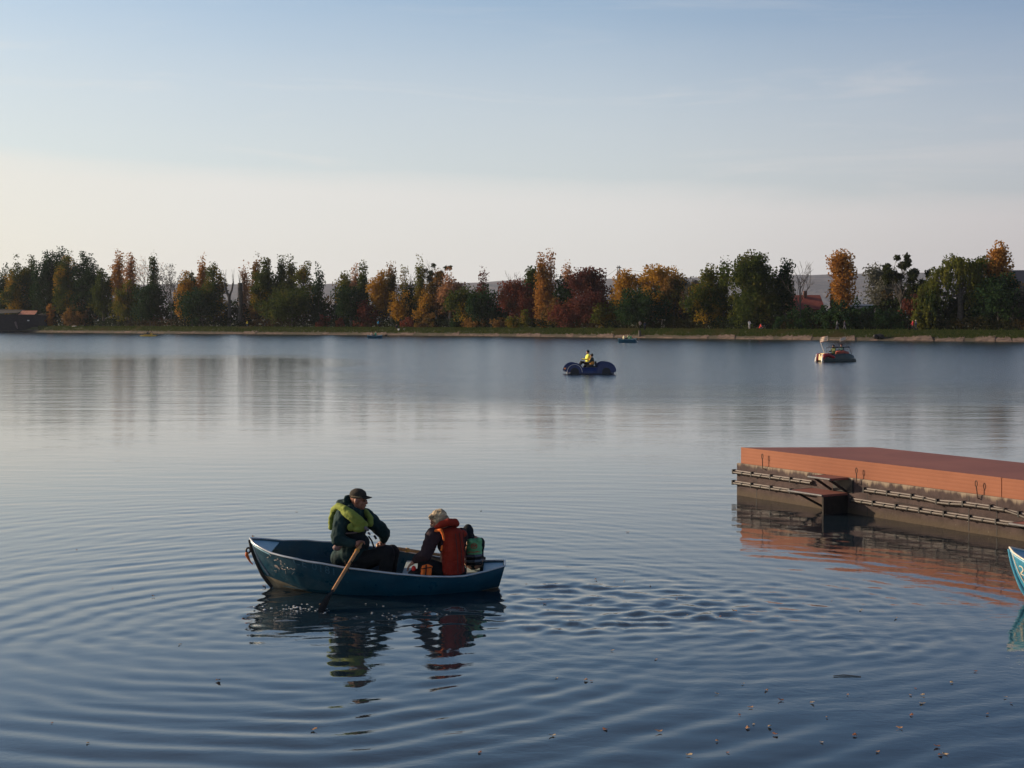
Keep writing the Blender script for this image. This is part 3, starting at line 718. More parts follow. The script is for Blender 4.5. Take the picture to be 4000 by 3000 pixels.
M_wood = mat('oar_wood', (.42, .20, .075), (.56, .30, .13), rough=.5, scale=16, stretch=(1, 1, 1), bump=.2, bscale=60, bdist=.004)
M_rope = mat('orange_rope', (.65, .16, .03), (.5, .10, .02), rough=.8, scale=30)
def rowboat(name, loc, rz, heel, label, paint, bott, gun, group, text, textcol, tx):
    root = empty(name, loc, label, 'rowing boat', group); root.rotation_mode = 'XYZ'
    NU, NV = 64, [0, .1, .2, .3, .4, .5, .6, .7, .78, .86, .93, 1.0]
    V = []; Fc = []; mi = []
    for sgn in (-1, 1):
        o = len(V)
        for i in range(NU):
            u = (i/(NU-1))**1.25
            for v in NV:
                x, b, z = hull_pt(u, v); V.append((x, sgn*b, z))
        m = len(NV)
        for i in range(NU-1):
            for j in range(m-1):
                q = (o+i*m+j, o+(i+1)*m+j, o+(i+1)*m+j+1, o+i*m+j+1)
                Fc.append(q if sgn < 0 else q[::-1]); mi.append(1 if NV[j] >= .7 else 0)
    L = (NU-1)*len(NV); o = NU*len(NV)
    for j in range(len(NV)-1): Fc.append((L+j, o+L+j, o+L+j+1, L+j+1)); mi.append(0 if NV[j] < .7 else 1)
    me = bpy.data.meshes.new('hull'); me.from_pydata(V, [], Fc); me.update()
    bm = bmesh.new(); bm.from_mesh(me)
    for f, k in zip(bm.faces, mi): f.material_index = k
    bmesh.ops.remove_doubles(bm, verts=bm.verts, dist=.0004); bmesh.ops.recalc_face_normals(bm, faces=bm.faces); bm.to_mesh(me); bm.free()
    h = mesh_obj('hull', me, [paint, bott], root)
    so_ = h.modifiers.new('solid', 'SOLIDIFY'); so_.thickness = .018; so_.offset = -1
    es = h.modifiers.new('es', 'EDGE_SPLIT'); es.split_angle = R(40)
    # rolled rim, stem band, decks, benches, floor
    mb = MB(); pts = []
    for i in range(70):
        u = 1-i/69; x, b, z = hull_pt(u**1.1, 0); pts.append((x, -b-.004, z+.006))
    for i in range(1, 70):
        u = i/69; x, b, z = hull_pt(u**1.1, 0); pts.append((x, b+.004, z+.006))
    pts.append(pts[0]); mb.tube(pts, .012, 8); mb.build('gunwale', gun, root, True)
    mb = MB(); mb.tube([(hull_pt(0, v)[0]-.006, 0, hull_pt(0, v)[2]) for v in (0.02, .15, .3, .45, .6, .7, .85, 1)], [.022, .024, .024, .024, .026, .028, .028, .02], 8); mb.build('stem_band', M_dark if bott is M_bott else paint, root, True)
    mb = MB()
    for sg in (-1, 1):                       # pale rubbing strips beside the stem
        mb.tube([(hull_pt(.012+.03*v, v)[0], sg*(hull_pt(.012+.03*v, v)[1]+.010), hull_pt(.012+.03*v, v)[2]) for v in (.04, .2, .35, .5, .65)], .010, 6)
    mb.build('stem_strip', gun, root, True)
    def deckpiece(nm, x0, x1, z_off, m, n=8):
        vv = []
        for i in range(n+1):
            x = x0+(x1-x0)*i/n; b, z = rimp(x); b = max(.004, b-.012); dip = z_off
            vv += [(x, -b, z+dip), (x, b, z+dip)]
        f = [(2*i, 2*i+2, 2*i+3, 2*i+1) for i in range(n)]
        o = from_data(nm, vv, f, m, root); sd = o.modifiers.new('s', 'SOLIDIFY'); sd.thickness = .02; return o
    deckpiece('bow_deck', .01, .30, -.008, M_deck); deckpiece('stern_deck', LEN-.26, LEN-.01, -.012, M_deck)
    def half_at(x, z):
        u = min(1, max(0, (x)/LEN)); bb = 0
        for j in range(60):
            q = hull_pt(u, j/59)
            if q[2] <= z: return max(.01, q[1]-.05)
        return .01
    def bench(x, wd, z, m=M_seat):
        b1 = half_at(x-wd/2, z)+.02; b2 = half_at(x+wd/2, z)+.02; th = .028
        v = [(x-wd/2, -b1, z), (x+wd/2, -b2, z), (x+wd/2, b2, z), (x-wd/2, b1, z)]; v = [(a, b_, c-th) for a, b_, c in v]+v
        mb = MB(); mb.add(v, [(3, 2, 1, 0), (4, 5, 6, 7), (0, 1, 5, 4), (1, 2, 6, 5), (2, 3, 7, 6), (3, 0, 4, 7)]); return mb.build('bench', m, root, bevel=.005)
    bench(1.25, .26, .20); bench(1.98, .24, .205); bench(2.62, .34, .17)
    vv = []; n = 30
    for i in range(n+1):
        x = .42+(LEN-.12-.42)*i/n; b = half_at(x, .045)+.03; vv += [(x, -b, .045), (x, b, .045)]
    fl = from_data('floor', vv, [(2*i, 2*i+2, 2*i+3, 2*i+1) for i in range(n)], M_floor, root)
    # lettering pressed against the near side of the hull
    cu = bpy.data.curves.new('t', 'FONT'); cu.body = text; cu.size = .135; cu.space_character = 1.15; cu.resolution_u = 3
    to = bpy.data.objects.new('t', cu); C.objects.link(to); dg = bpy.context.evaluated_depsgraph_get(); dg.update()
    tm = bpy.data.meshes.new_from_object(to.evaluated_get(dg)); bpy.data.objects.remove(to)
    bm = bmesh.new(); bm.from_mesh(tm); bmesh.ops.subdivide_edges(bm, edges=[e for e in bm.edges if e.calc_length() > .03], cuts=1)
    cache = {}
    for v in bm.verts:
        x = tx[0]+v.co.x*tx[2]; zz = tx[1]+v.co.y*tx[3]+(v.co.x)*tx[4]; key = (round(x, 2), round(zz, 2))
        if key not in cache: cache[key] = hull_half(x, zz)
        v.co = Vector((x, -cache[key]-.005, zz))
    bm.to_mesh(tm); bm.free(); tm.materials.clear(); mesh_obj('lettering', tm, textcol, root, False)
    root.rotation_euler = (R(heel), 0, R(rz))
    return root
M_ltr = mat('faded_lettering', (.05, .13, .19), (.02, .10, .17), rough=.5, scale=30, lo=.4, hi=.6)
M_ltr2 = mat('cream_lettering', (.66, .62, .50), (.56, .55, .46), rough=.6, scale=30)
boat = rowboat('rowing_boat', (BX, BY, 0), 0, 2, 'blue rowing boat carrying three people in the foreground', M_hull, M_bott, M_gun, 'rowing boats on the lake', 'CE 0181', M_ltr, (.60, .40, 1.0, 1.0, -.24))
mb = MB()                                   # mooring eye and an orange knot on the stem
for i in range(14): pass
ring = [(-.022+.026*math.cos(a), .028*math.sin(a)*.3, .45+.03*math.sin(a)) for a in [2*PI*i/14 for i in range(15)]]
mb.tube(ring, .012, 8); mb.build('mooring_eye', M_dark, boat, True)
mb = MB(); mb.tube([(-.035, -.01, .43), (-.038, -.015, .395), (-.020, 0, .35), (.0, .005, .31), (.03, 0, .28)], [.020, .022, .016, .010, .007], 8); mb.build('rope', M_rope, boat, True)
def reparent_local(ob, par):                # child built in the boat's own coordinates
    ob.matrix_parent_inverse = Matrix.Identity(4)
for o in list(boat.children): reparent_local(o, boat)
# pale metallic patches on the bow plate, painted in place of sun glints
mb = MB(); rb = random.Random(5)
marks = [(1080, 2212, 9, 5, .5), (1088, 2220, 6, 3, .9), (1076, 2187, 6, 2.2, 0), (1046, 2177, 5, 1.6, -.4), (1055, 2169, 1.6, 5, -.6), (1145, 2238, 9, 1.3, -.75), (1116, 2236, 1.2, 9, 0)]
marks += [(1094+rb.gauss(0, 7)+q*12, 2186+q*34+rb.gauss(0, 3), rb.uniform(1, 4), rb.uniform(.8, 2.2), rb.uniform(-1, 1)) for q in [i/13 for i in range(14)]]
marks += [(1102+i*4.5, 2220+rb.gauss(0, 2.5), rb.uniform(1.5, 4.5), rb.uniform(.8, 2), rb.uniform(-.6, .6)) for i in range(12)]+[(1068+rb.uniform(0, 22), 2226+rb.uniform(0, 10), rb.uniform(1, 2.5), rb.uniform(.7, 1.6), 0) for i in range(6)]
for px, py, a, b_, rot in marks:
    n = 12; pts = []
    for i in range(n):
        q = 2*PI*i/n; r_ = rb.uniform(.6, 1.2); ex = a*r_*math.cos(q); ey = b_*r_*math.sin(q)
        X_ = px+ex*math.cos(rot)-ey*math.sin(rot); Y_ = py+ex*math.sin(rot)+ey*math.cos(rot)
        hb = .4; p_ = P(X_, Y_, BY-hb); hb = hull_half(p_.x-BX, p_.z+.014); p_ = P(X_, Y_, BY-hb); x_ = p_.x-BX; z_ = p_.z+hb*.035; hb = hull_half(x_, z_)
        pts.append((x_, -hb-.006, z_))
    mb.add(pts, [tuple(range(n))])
mb.build('painted_glint', mat('glint_metal', (.50, .42, .38), (.75, .66, .60), rough=.28, scale=60, metal=.4), boat)
for o in list(boat.children): reparent_local(o, boat)
boat2 = rowboat('rowing_boat', (4.0, 4.0, 0), 0, 0, 'turquoise rowing boat numbered 29 moored at the right edge', M_hull2, M_bott2, M_gun2, 'rowing boats on the lake', '29', M_ltr2, (.13, .33, 1.15, 1.2, -.25))
for o in list(boat2.children): reparent_local(o, boat2)
boat2.location = (P(3933, 2145, 16.6).x, 16.6, 0.0); boat2.rotation_euler = (0, R(3), R(-28))

# oars
def oar(handle, lock, out, label, blade_len=.42):
    handle, lock = Vector(handle), Vector(lock); d = (lock-handle).normalized(); tip = lock+d*out
    root = empty('oar', tuple(lock), label, 'oar', 'oars of the blue rowing boat')
    mb = MB(); nk = tip-d*blade_len
    mb.tube([handle-d*.06, handle+d*.10, handle+d*.14, nk], [.016, .016, .022, .019], 12); mb.build('shaft', M_wood, root, True)
    up = Vector((0, 0, 1)); s = d.cross(up).normalized(); nrm = s.cross(d)
    v = []; secs = [(0, .02, .016), (.08, .035, .012), (.2, .065, .006), (.36, .075, .004), (blade_len, .055, .004)]
    for a, wd, th in secs:
        c = nk+d*a
        v += [c+nrm*wd, c+s*th, c-nrm*wd, c-s*th]
    f = [(i*4+k, i*4+(k+1) % 4, i*4+4+(k+1) % 4, i*4+4+k) for i in range(len(secs)-1) for k in range(4)]+[(0, 3, 2, 1), (16, 17, 18, 19)]
    mb = MB(); mb.add(v, f); mb.build('blade', M_dark, root, False)
    mb = MB(); q = lock
    mb.tube([q-d*.30, q-d*.26], .028, 10); mb.build('collar', mat('oar_collar', (.55, .28, .06), rough=.6), root, True)
    mb = MB(); lo = q-Vector((0, 0, .09))
    arc = [q+nrm*(.045*math.sin(a))+s*(.045*math.cos(a)) for a in [PI+PI*i/8 for i in range(9)]]
    mb.tube([lo, q-Vector((0, 0, .045))], .010, 8); mb.tube([q+s*.045+nrm*.05, q+s*.04, q-nrm*.042, q-s*.04, q-s*.045+nrm*.05], .008, 8); mb.build('oarlock', M_dark, root, True)
    return d
HN = P(1409, 2128, 16.95); LN = P(1362, 2217, 16.60); LN.z += .035
oar_d1 = oar(HN, LN, .93, 'wooden oar in the near hand, its black blade dipping into the water')
HF = P(1488, 2133, 17.62); LF = P(1668, 2160, 17.93)
oar_d2 = oar(HF, LF, .85, 'wooden oar reaching from the far hand behind the woman')

# ---------------------------------------------------------------- people
M_skin = mat('skin', (.34, .16, .10), (.42, .22, .15), rough=.55, scale=9)
M_skin_red = mat('skin_ruddy', (.26, .11, .07), (.34, .15, .10), rough=.5, scale=9)
def cloth(name, a, b=None, rough=.85, bs=26, bump=.5):
    return mat(name, a, b or tuple(x*1.35 for x in a), rough=rough, scale=5, bump=bump, bscale=bs, bdist=.02, spec=.25)
M_jkt = cloth('teal_jacket', (.006, .021, .024), (.018, .048, .048)); M_blk = cloth('black_cloth', (.008, .009, .011), (.016, .016, .018))
M_lime = cloth('lime_vest', (.18, .22, .04), (.27, .32, .07)); M_cap = cloth('brown_cap', (.035, .030, .024), (.055, .045, .035))
M_capb = cloth('tan_brim', (.20, .15, .09)); M_vdark = cloth('vest_navy', (.012, .016, .018)); M_refl = cloth('reflective_strip', (.13, .11, .12), rough=.5)
M_plum = cloth('plum_sleeve', (.030, .018, .022), (.045, .026, .032)); M_orv = cloth('orange_vest', (.25, .021, .011), (.33, .032, .014)); M_orbright = cloth('bright_orange', (.75, .16, .03))
M_hair = mat('grey_blonde_hair', (.20, .145, .09), (.72, .56, .35), rough=.6, scale=9, stretch=(1, 1, 3), bump=.8, bscale=60, bdist=.01)
M_grn = cloth('green_vest', (.13, .38, .17), (.18, .46, .22)); M_greyb = cloth('grey_band', (.10, .11, .13)); M_hood = cloth('dark_hood', (.010, .014, .018))
M_eye = mat('eye', (.02, .015, .012), rough=.2)
def basis(f):
    f = Vector((f[0], f[1], 0)).normalized(); r = Vector((f.y, -f.x, 0)); return f, r, Vector((0, 0, 1))
def rotM(f, r, u): return Matrix((f, r, u)).transposed()
def head(mb, c, f, tilt=0, s=1.0):
    f, r, u = basis(f); q = Matrix.Rotation(tilt, 3, r); f = q@f; u = q@u; M = rotM(f, r, u)
    w = lambda a, b, d: c+(f*a+r*b+u*d)*s
    mb.ell(w(-.012, 0, .03), (.098*s, .078*s, .098*s), M, 20, 14)
    mb.ell(w(.022, 0, -.045), (.068*s, .060*s, .070*s), M); mb.ell(w(.052, 0, -.088), (.030*s, .030*s, .024*s), M)
    mb.ell(w(.092, 0, -.018), (.022*s, .014*s, .026*s), M); mb.ell(w(.104, 0, -.030), (.014*s, .016*s, .012*s), M)
    mb.ell(w(.083, 0, .022), (.014*s, .050*s, .012*s), M)
    for k in (-1, 1):
        mb.ell(w(-.005, k*.080, -.012), (.020*s, .012*s, .032*s), M); mb.ell(w(.060, k*.038, -.030), (.026*s, .020*s, .022*s), M)
    mb.ell(w(.082, 0, -.058), (.014*s, .026*s, .008*s), M); mb.ell(w(.078, 0, -.070), (.014*s, .024*s, .007*s), M)
    return f, r, u, w, M
def face_bits(w, M, par, s=1.0, lips=(.20, .07, .06)):
    for k in (-1, 1):
        mb = MB(); mb.ell(w(.083, k*.031, .000), (.010*s, .015*s, .008*s), M, 10, 8); mb.build('eye', M_eye, par, True)
    mb = MB(); mb.ell(w(.091, 0, -.064), (.008*s, .022*s, .006*s), M, 10, 8); mb.build('mouth', mat('lips', lips, rough=.5), par, True)
def grip(mb, c, ax, side, wrist, s=1.0):
    """a fist closed round a shaft through c along ax; side points from the shaft to the back of the hand"""
    ax = Vector(ax).normalized(); side = Vector(side); side = (side-ax*side.dot(ax)).normalized(); t = ax.cross(side)
    for i, ln in enumerate((1.0, 1.08, 1.0, .82)):
        o = c+ax*(i-1.5)*.021*s; pts = []
        for k in range(6):
            a = -.25+k*.52*ln; pts.append(o+(side*math.cos(a)+t*math.sin(a))*.031*s)
        mb.chain(pts, [.0105*s, .0105*s, .010*s, .0095*s, .009*s, .008*s], 8)
    pc = c+side*.036*s-t*.012*s; mb.ell(pc, (.046*s, .036*s, .018*s), rotM(ax, t, side))
    th = [pc-ax*.030*s-t*.012*s, c-ax*.052*s-t*.030*s, c-ax*.050*s-t*.036*s-side*.012*s, c-ax*.036*s-t*.030*s-side*.030*s]
    mb.chain(th, [.014*s, .012*s, .0105*s, .009*s], 8)
    mb.cap(pc-t*.02*s, wrist, .022*s, .028*s)
def rest_hand(mb, wrist, d, dn, s=1.0):
    """relaxed hand, slightly curled; d is the pointing direction, dn the palm side"""
    d = Vector(d).normalized(); dn = Vector(dn); dn = (dn-d*dn.dot(d)).normalized(); t = d.cross(dn)
    pc = wrist+d*.055*s; mb.ell(pc, (.050*s, .040*s, .016*s), rotM(d, t, dn)); mb.cap(wrist, pc, .026*s, .022*s)
    for i, ln in enumerate((.068, .076, .072, .056)):
        o = pc+d*.040*s+t*(i-1.5)*.021*s
        mb.chain([o, o+(d*.9+dn*.25).normalized()*ln*.45*s, o+(d*.8+dn*.35).normalized()*ln*.75*s+dn*.008, o+d*ln*.85*s+dn*.030*s], [.0105*s, .010*s, .009*s, .008*s], 8)
    mb.chain([wrist+d*.02*s-t*.03*s, wrist+d*.05*s-t*.055*s+dn*.01, wrist+d*.08*s-t*.060*s+dn*.02], [.014*s, .012*s, .0095*s], 8)

def rower():
    f = (.87, -.49); F_, R_, U_ = basis(f)
    pel = P(1368, 2208, 17.32); belly = P(1378, 2130, 17.25); ch = P(1372, 2050, 17.27); nk = P(1380, 1990, 17.27); hd = P(1402, 1953, 17.24)
    sR = P(1337, 2022, 17.10); eR = P(1318, 2108, 16.98); sL = P(1432, 2018, 17.42); eL = P(1500, 2082, 17.56)
    wR = P(1388, 2124, 16.93); wL = P(1497, 2112, 17.60)
    M = rotM(F_, R_, U_)
    hipR = pel-R_*-.10; hipL = pel+R_*-.10; kR = P(1512, 2160, 17.08); kL = P(1530, 2158, 17.42); aR = P(1502, 2262, 17.05); aL = P(1520, 2250, 17.4)
    mb = MB()
    _, _, _, w, HM = head(mb, hd, (.95, -.30), -.06, 1.02)
    mb.cap(nk, hd-Vector((0, 0, .05)), .060, .055)
    mb.ell(ch, (.12, .19, .17), M); mb.ell(belly, (.14, .17, .15), M); mb.ell(pel, (.14, .18, .12), M); mb.cap(sL, sR, .06, .06)
    for a, b, c in ((sR, eR, wR), (sL, eL, wL)): mb.chain([a, b, c], [.060, .046, .030])
    for a, b, c in ((hipR, kR, aR), (hipL, kL, aL)): mb.chain([a, b, c], [.09, .065, .045]); mb.cap(c, c+Vector((.14, 0, -.03)), .04, .035)
    grip(mb, HN+oar_d1*.02, oar_d1, (wR-HN)+Vector((-.02, 0, .04)), wR, 1.05)
    grip(mb, HF+oar_d2*.01, oar_d2, Vector((0, -.4, 1)), wL, 1.05)
    body = mb.fused('person', M_skin_red, None, .0065, 3)
    tag(body, 'man in a dark cap and lime life vest rowing the blue boat', 'person')
    face_bits(w, HM, body, 1.02)
    mb = MB(); mb.ell(ch+F_*.01, (.155, .225, .20), M); mb.ell(belly, (.185, .215, .18), M); mb.ell(belly-U_*.10, (.19, .22, .15), M); mb.ell(P(1345, 2175, 17.3), (.15, .20, .13), M)
    mb.cap(sL, sR, .10, .10); mb.cap(sR, nk, .09, .085); mb.cap(sL, nk, .09, .085)
    mb.chain([sR, eR, eR.lerp(wR, .86)], [.105, .082, .052]); mb.chain([sL, eL, eL.lerp(wL, .80)], [.100, .080, .055])
    # fallen hood bunched behind the neck
    mb.ell(P(1352, 1968, 17.33), (.085, .12, .055), M); mb.ell(P(1338, 1962, 17.34), (.060, .10, .045), M); mb.ell(P(1362, 1950, 17.3), (.045, .10, .055), M); mb.cap(P(1366, 1985, 17.12), P(1402, 2002, 17.1), .04, .035)
    mb.fused('jacket', M_jkt, body, .009, 3, .013, 10)
    mb = MB(); mb.ell(pel, (.19, .21, .13), M)
    for a, b, c in ((hipR, kR, aR), (hipL, kL, aL)): mb.chain([a, b, c], [.125, .098, .075])
    mb.fused('trousers', M_blk, body, .010, 3, .006, 10)
    for c in (aR, aL):
        mb = MB(); mb.cap(c-Vector((.03, 0, .02)), c+Vector((.17, -.02, -.045)), .055, .045); mb.fused('boot', M_dark, body, .012, 2)
    # life vest: dark panels, lime yoke round the neck, strips and buckles
    mb = MB(); mb.ell(ch+F_*.035-U_*.03, (.150, .205, .165), M); mb.ell(belly+F_*.025+U_*.03, (.180, .205, .13), M); mb.fused('vest_panel', M_vdark, body, .010, 3, .004, 14)
    mb = MB()
    mb.chain([P(1292, 2062, 17.30), P(1294, 2025, 17.32), P(1303, 1993, 17.28), P(1322, 1976, 17.16), P(1350, 1990, 17.02), P(1380, 2012, 16.98), P(1405, 2033, 16.98), P(1424, 2052, 17.0)], [.030, .036, .040, .042, .046, .050, .050, .046])
    mb.chain([P(1330, 1996, 17.09), P(1352, 2010, 17.0), P(1378, 2030, 16.97), P(1402, 2050, 16.97), P(1416, 2064, 16.99)], [.026, .034, .038, .040, .040])
    mb.chain([P(1322, 1978, 17.20), P(1350, 1978, 17.46), P(1400, 1985, 17.46), P(1432, 2002, 17.30), P(1446, 2025, 17.20), P(1446, 2048, 17.16)], [.04, .036, .036, .038, .040, .036])
    mb.chain([P(1292, 2060, 17.30), P(1292, 2060, 17.50), P(1300, 2000, 17.45)], [.03, .03, .03])
    mb.ell(P(1400, 2066, 17.0), (.075, .08, .045), M); mb.ell(P(1372, 2058, 17.0), (.05, .06, .05), M)
    mb.fused('life_vest', M_lime, body, .008, 3, .007, 13)
    for a, b, r, m in ((P(1428, 2062, 16.945), P(1437, 2070, 16.955), .022, M_refl), (P(1440, 2082, 16.955), P(1445, 2087, 16.96), .016, M_refl), (P(1352, 2084, 16.985), P(1395, 2080, 16.955), .012, mat('vest_strap', (.10, .07, .07)))):
        mb = MB(); mb.cap(a, b, r, r*.8); mb.fused('strap', m, body, .008, 2)
    mb = MB(); mb.tube([P(1440, 2095, 16.97), P(1452, 2112, 17.0), P(1462, 2140, 17.02)], .010, 8); mb.tube([P(1462, 2092, 17.02), P(1470, 2105, 17.03)], .014, 8); mb.build('strap_tail', M_blk, body, True)
    mb = MB(); mb.ell(P(1316, 2138, 17.02), (.048, .06, .040), M); mb.ell(P(1328, 2132, 16.99), (.040, .03, .020), M); mb.fused('pocket_flap', mat('pinkish_lining', (.16, .10, .10), (.26, .17, .165), rough=.8, scale=12), body, .008, 2, .006, 18)
    # cap
    q = w(-.015, 0, .062); mb = MB(); mb.ell(q, (.108, .092, .078), HM, 20, 12); mb.fused('cap', M_cap, body, .006, 2, .002, 20)
    v = []; 
    for i in range(13):
        a = -1.25+2.5*i/12; v.append(w(-.015+.085*math.cos(a), .085*math.sin(a), .062-.012)); v.append(w(.005+.155*math.cos(a*.72), .080*math.sin(a)*1.02, .050-.02*abs(math.sin(a))-.006))
    br = from_data('cap_brim', v, [(2*i, 2*i+1, 2*i+3, 2*i+2) for i in range(12)], M_cap, body, True); sd = br.modifiers.new('s', 'SOLIDIFY'); sd.thickness = .008
    mb = MB(); mb.tube([w(-.015+.100*math.cos(a), .088*math.sin(a), .046) for a in [.55+1.5*i/8 for i in range(9)]], .010, 6); mb.build('cap_band', M_capb, body, True)
rower()

def woman():
    f = (-.80, .60); F_, R_, U_ = basis(f); M = rotM(F_, R_, U_)
    pel = P(1766, 2235, 17.12); ch = P(1760, 2115, 17.12); nk = P(1742, 2060, 17.12); hd = P(1711, 2034, 17.10)
    sL = P(1692, 2090, 16.97); eL = P(1664, 2165, 16.90); wL = P(1622, 2190, 17.0); sR = P(1800, 2090, 17.30); eR = P(1790, 2170, 17.40); wR = P(1700, 2200, 17.4)
    kL = P(1660, 2205, 16.98); kR = P(1690, 2200, 17.38); aL = P(1640, 2275, 17.0); aR = P(1670, 2270, 17.38)
    mb = MB(); _, _, _, w, HM = head(mb, hd, (-.93, .02), -.40, .97)
    mb.cap(nk, hd-Vector((-.01, 0, .04)), .055, .05); mb.ell(ch, (.11, .16, .17), M); mb.ell(pel, (.14, .17, .12), M); mb.cap(ch, pel, .13, .14); mb.cap(sL, sR, .05, .05)
    for a, b, c in ((sL, eL, wL), (sR, eR, wR)): mb.chain([a, b, c], [.052, .042, .028])
    for h, k, a in ((pel-R_*.09, kL, aL), (pel+R_*.09, kR, aR)): mb.chain([h, k, a], [.085, .062, .04])
    rest_hand(mb, wL, (-.75, .15, -.65), (.5, .1, -.6)); rest_hand(mb, wR, (-.8, 0, -.5), (.4, .2, -.8))
    body = mb.fused('person', M_skin, None, .0065, 3); tag(body, 'grey blonde person in an orange red life vest seen from behind', 'person')
    face_bits(w, HM, body, .97)
    mb = MB(); mb.ell(w(-.030, 0, .045), (.100, .094, .088), HM); mb.ell(w(-.075, 0, -.010), (.062, .082, .075), HM); mb.ell(w(.040, 0, .078), (.050, .074, .034), HM); mb.ell(w(.070, .02, .066), (.026, .045, .018), HM)
    for k in range(14):
        a = k*1.3; q = .02+.05*((k*5) % 7)/7; mb.ell(w(-.04+q*math.cos(a), q*math.sin(a)*1.1, .088-.16*q), (.036, .032, .026), HM)
    for s_ in (-1, 1): mb.ell(w(-.012, s_*.080, .000), (.050, .022, .050), HM)
    mb.fused('hair', M_hair, body, .0055, 1, .011, 30)
    mb = MB(); mb.ell(ch, (.14, .19, .19), M); mb.cap(sL, sR, .08, .08); mb.chain([sL, eL, eL.lerp(wL, .88)], [.096, .078, .052]); mb.chain([sR, eR, eR.lerp(wR, .9)], [.09, .07, .05]); mb.ell(pel, (.16, .19, .13), M)
    mb.fused('jacket', M_plum, body, .009, 3, .013, 11)
    mb = MB(); mb.ell(pel, (.17, .19, .13), M)
    for h, k, a in ((pel-R_*.09, kL, aL), (pel+R_*.09, kR, aR)): mb.chain([h, k, a], [.11, .088, .06])
    mb.fused('trousers', M_blk, body, .010, 3, .005, 10)
    # vest: slab of foam over the back, padded collar
    mb = MB(); bk = -F_
    top = P(1766, 2078, 17.07); low = P(1772, 2232, 17.02)
    for i in range(16):
        t = i/15; c = top.lerp(low, t); mb.ell(c, (.105+.02*math.sin(t*PI), .150+.018*t, .062), M)
    mb.ell(P(1722, 2078, 17.02), (.06, .06, .045), M); mb.ell(P(1806, 2085, 17.2), (.06, .06, .05), M)
    mb.fused('life_vest', M_orv, body, .008, 4, .009, 10)
    mb = MB(); c0 = P(1740, 2050, 17.10)
    mb.chain([P(1700, 2066, 16.97), P(1722, 2050, 16.93), P(1752, 2040, 16.94), P(1776, 2041, 17.02), P(1780, 2045, 17.16), P(1762, 2045, 17.28), P(1735, 2048, 17.28)], [.034, .042, .048, .050, .048, .045, .038])
    mb.fused('collar', M_orv, body, .008, 3, .004, 16)
    mb = MB(); mb.chain([P(1702, 2073, 16.90), P(1722, 2070, 16.86), P(1730, 2086, 16.84), P(1734, 2110, 16.83)], [.018, .020, .016, .012]); mb.chain([P(1727, 2134, 16.85), P(1724, 2150, 16.86)], [.014, .012]); mb.fused('sunlit_rim', M_orbright, body, .007, 2)  # sunlit rim put into colour: bright orange along the vest's left edge
    mb = MB()
    for s_ in (-.075, .0, .07):
        a = top+R_*s_+bk*.112; b = low+R_*s_*1.1+bk*.135; mb.tube([a, a.lerp(b, .5)+bk*.012, b], .006, 6)
    mb.build('seam', mat('seam', (.10, .018, .012), rough=.8), body, True)
woman()

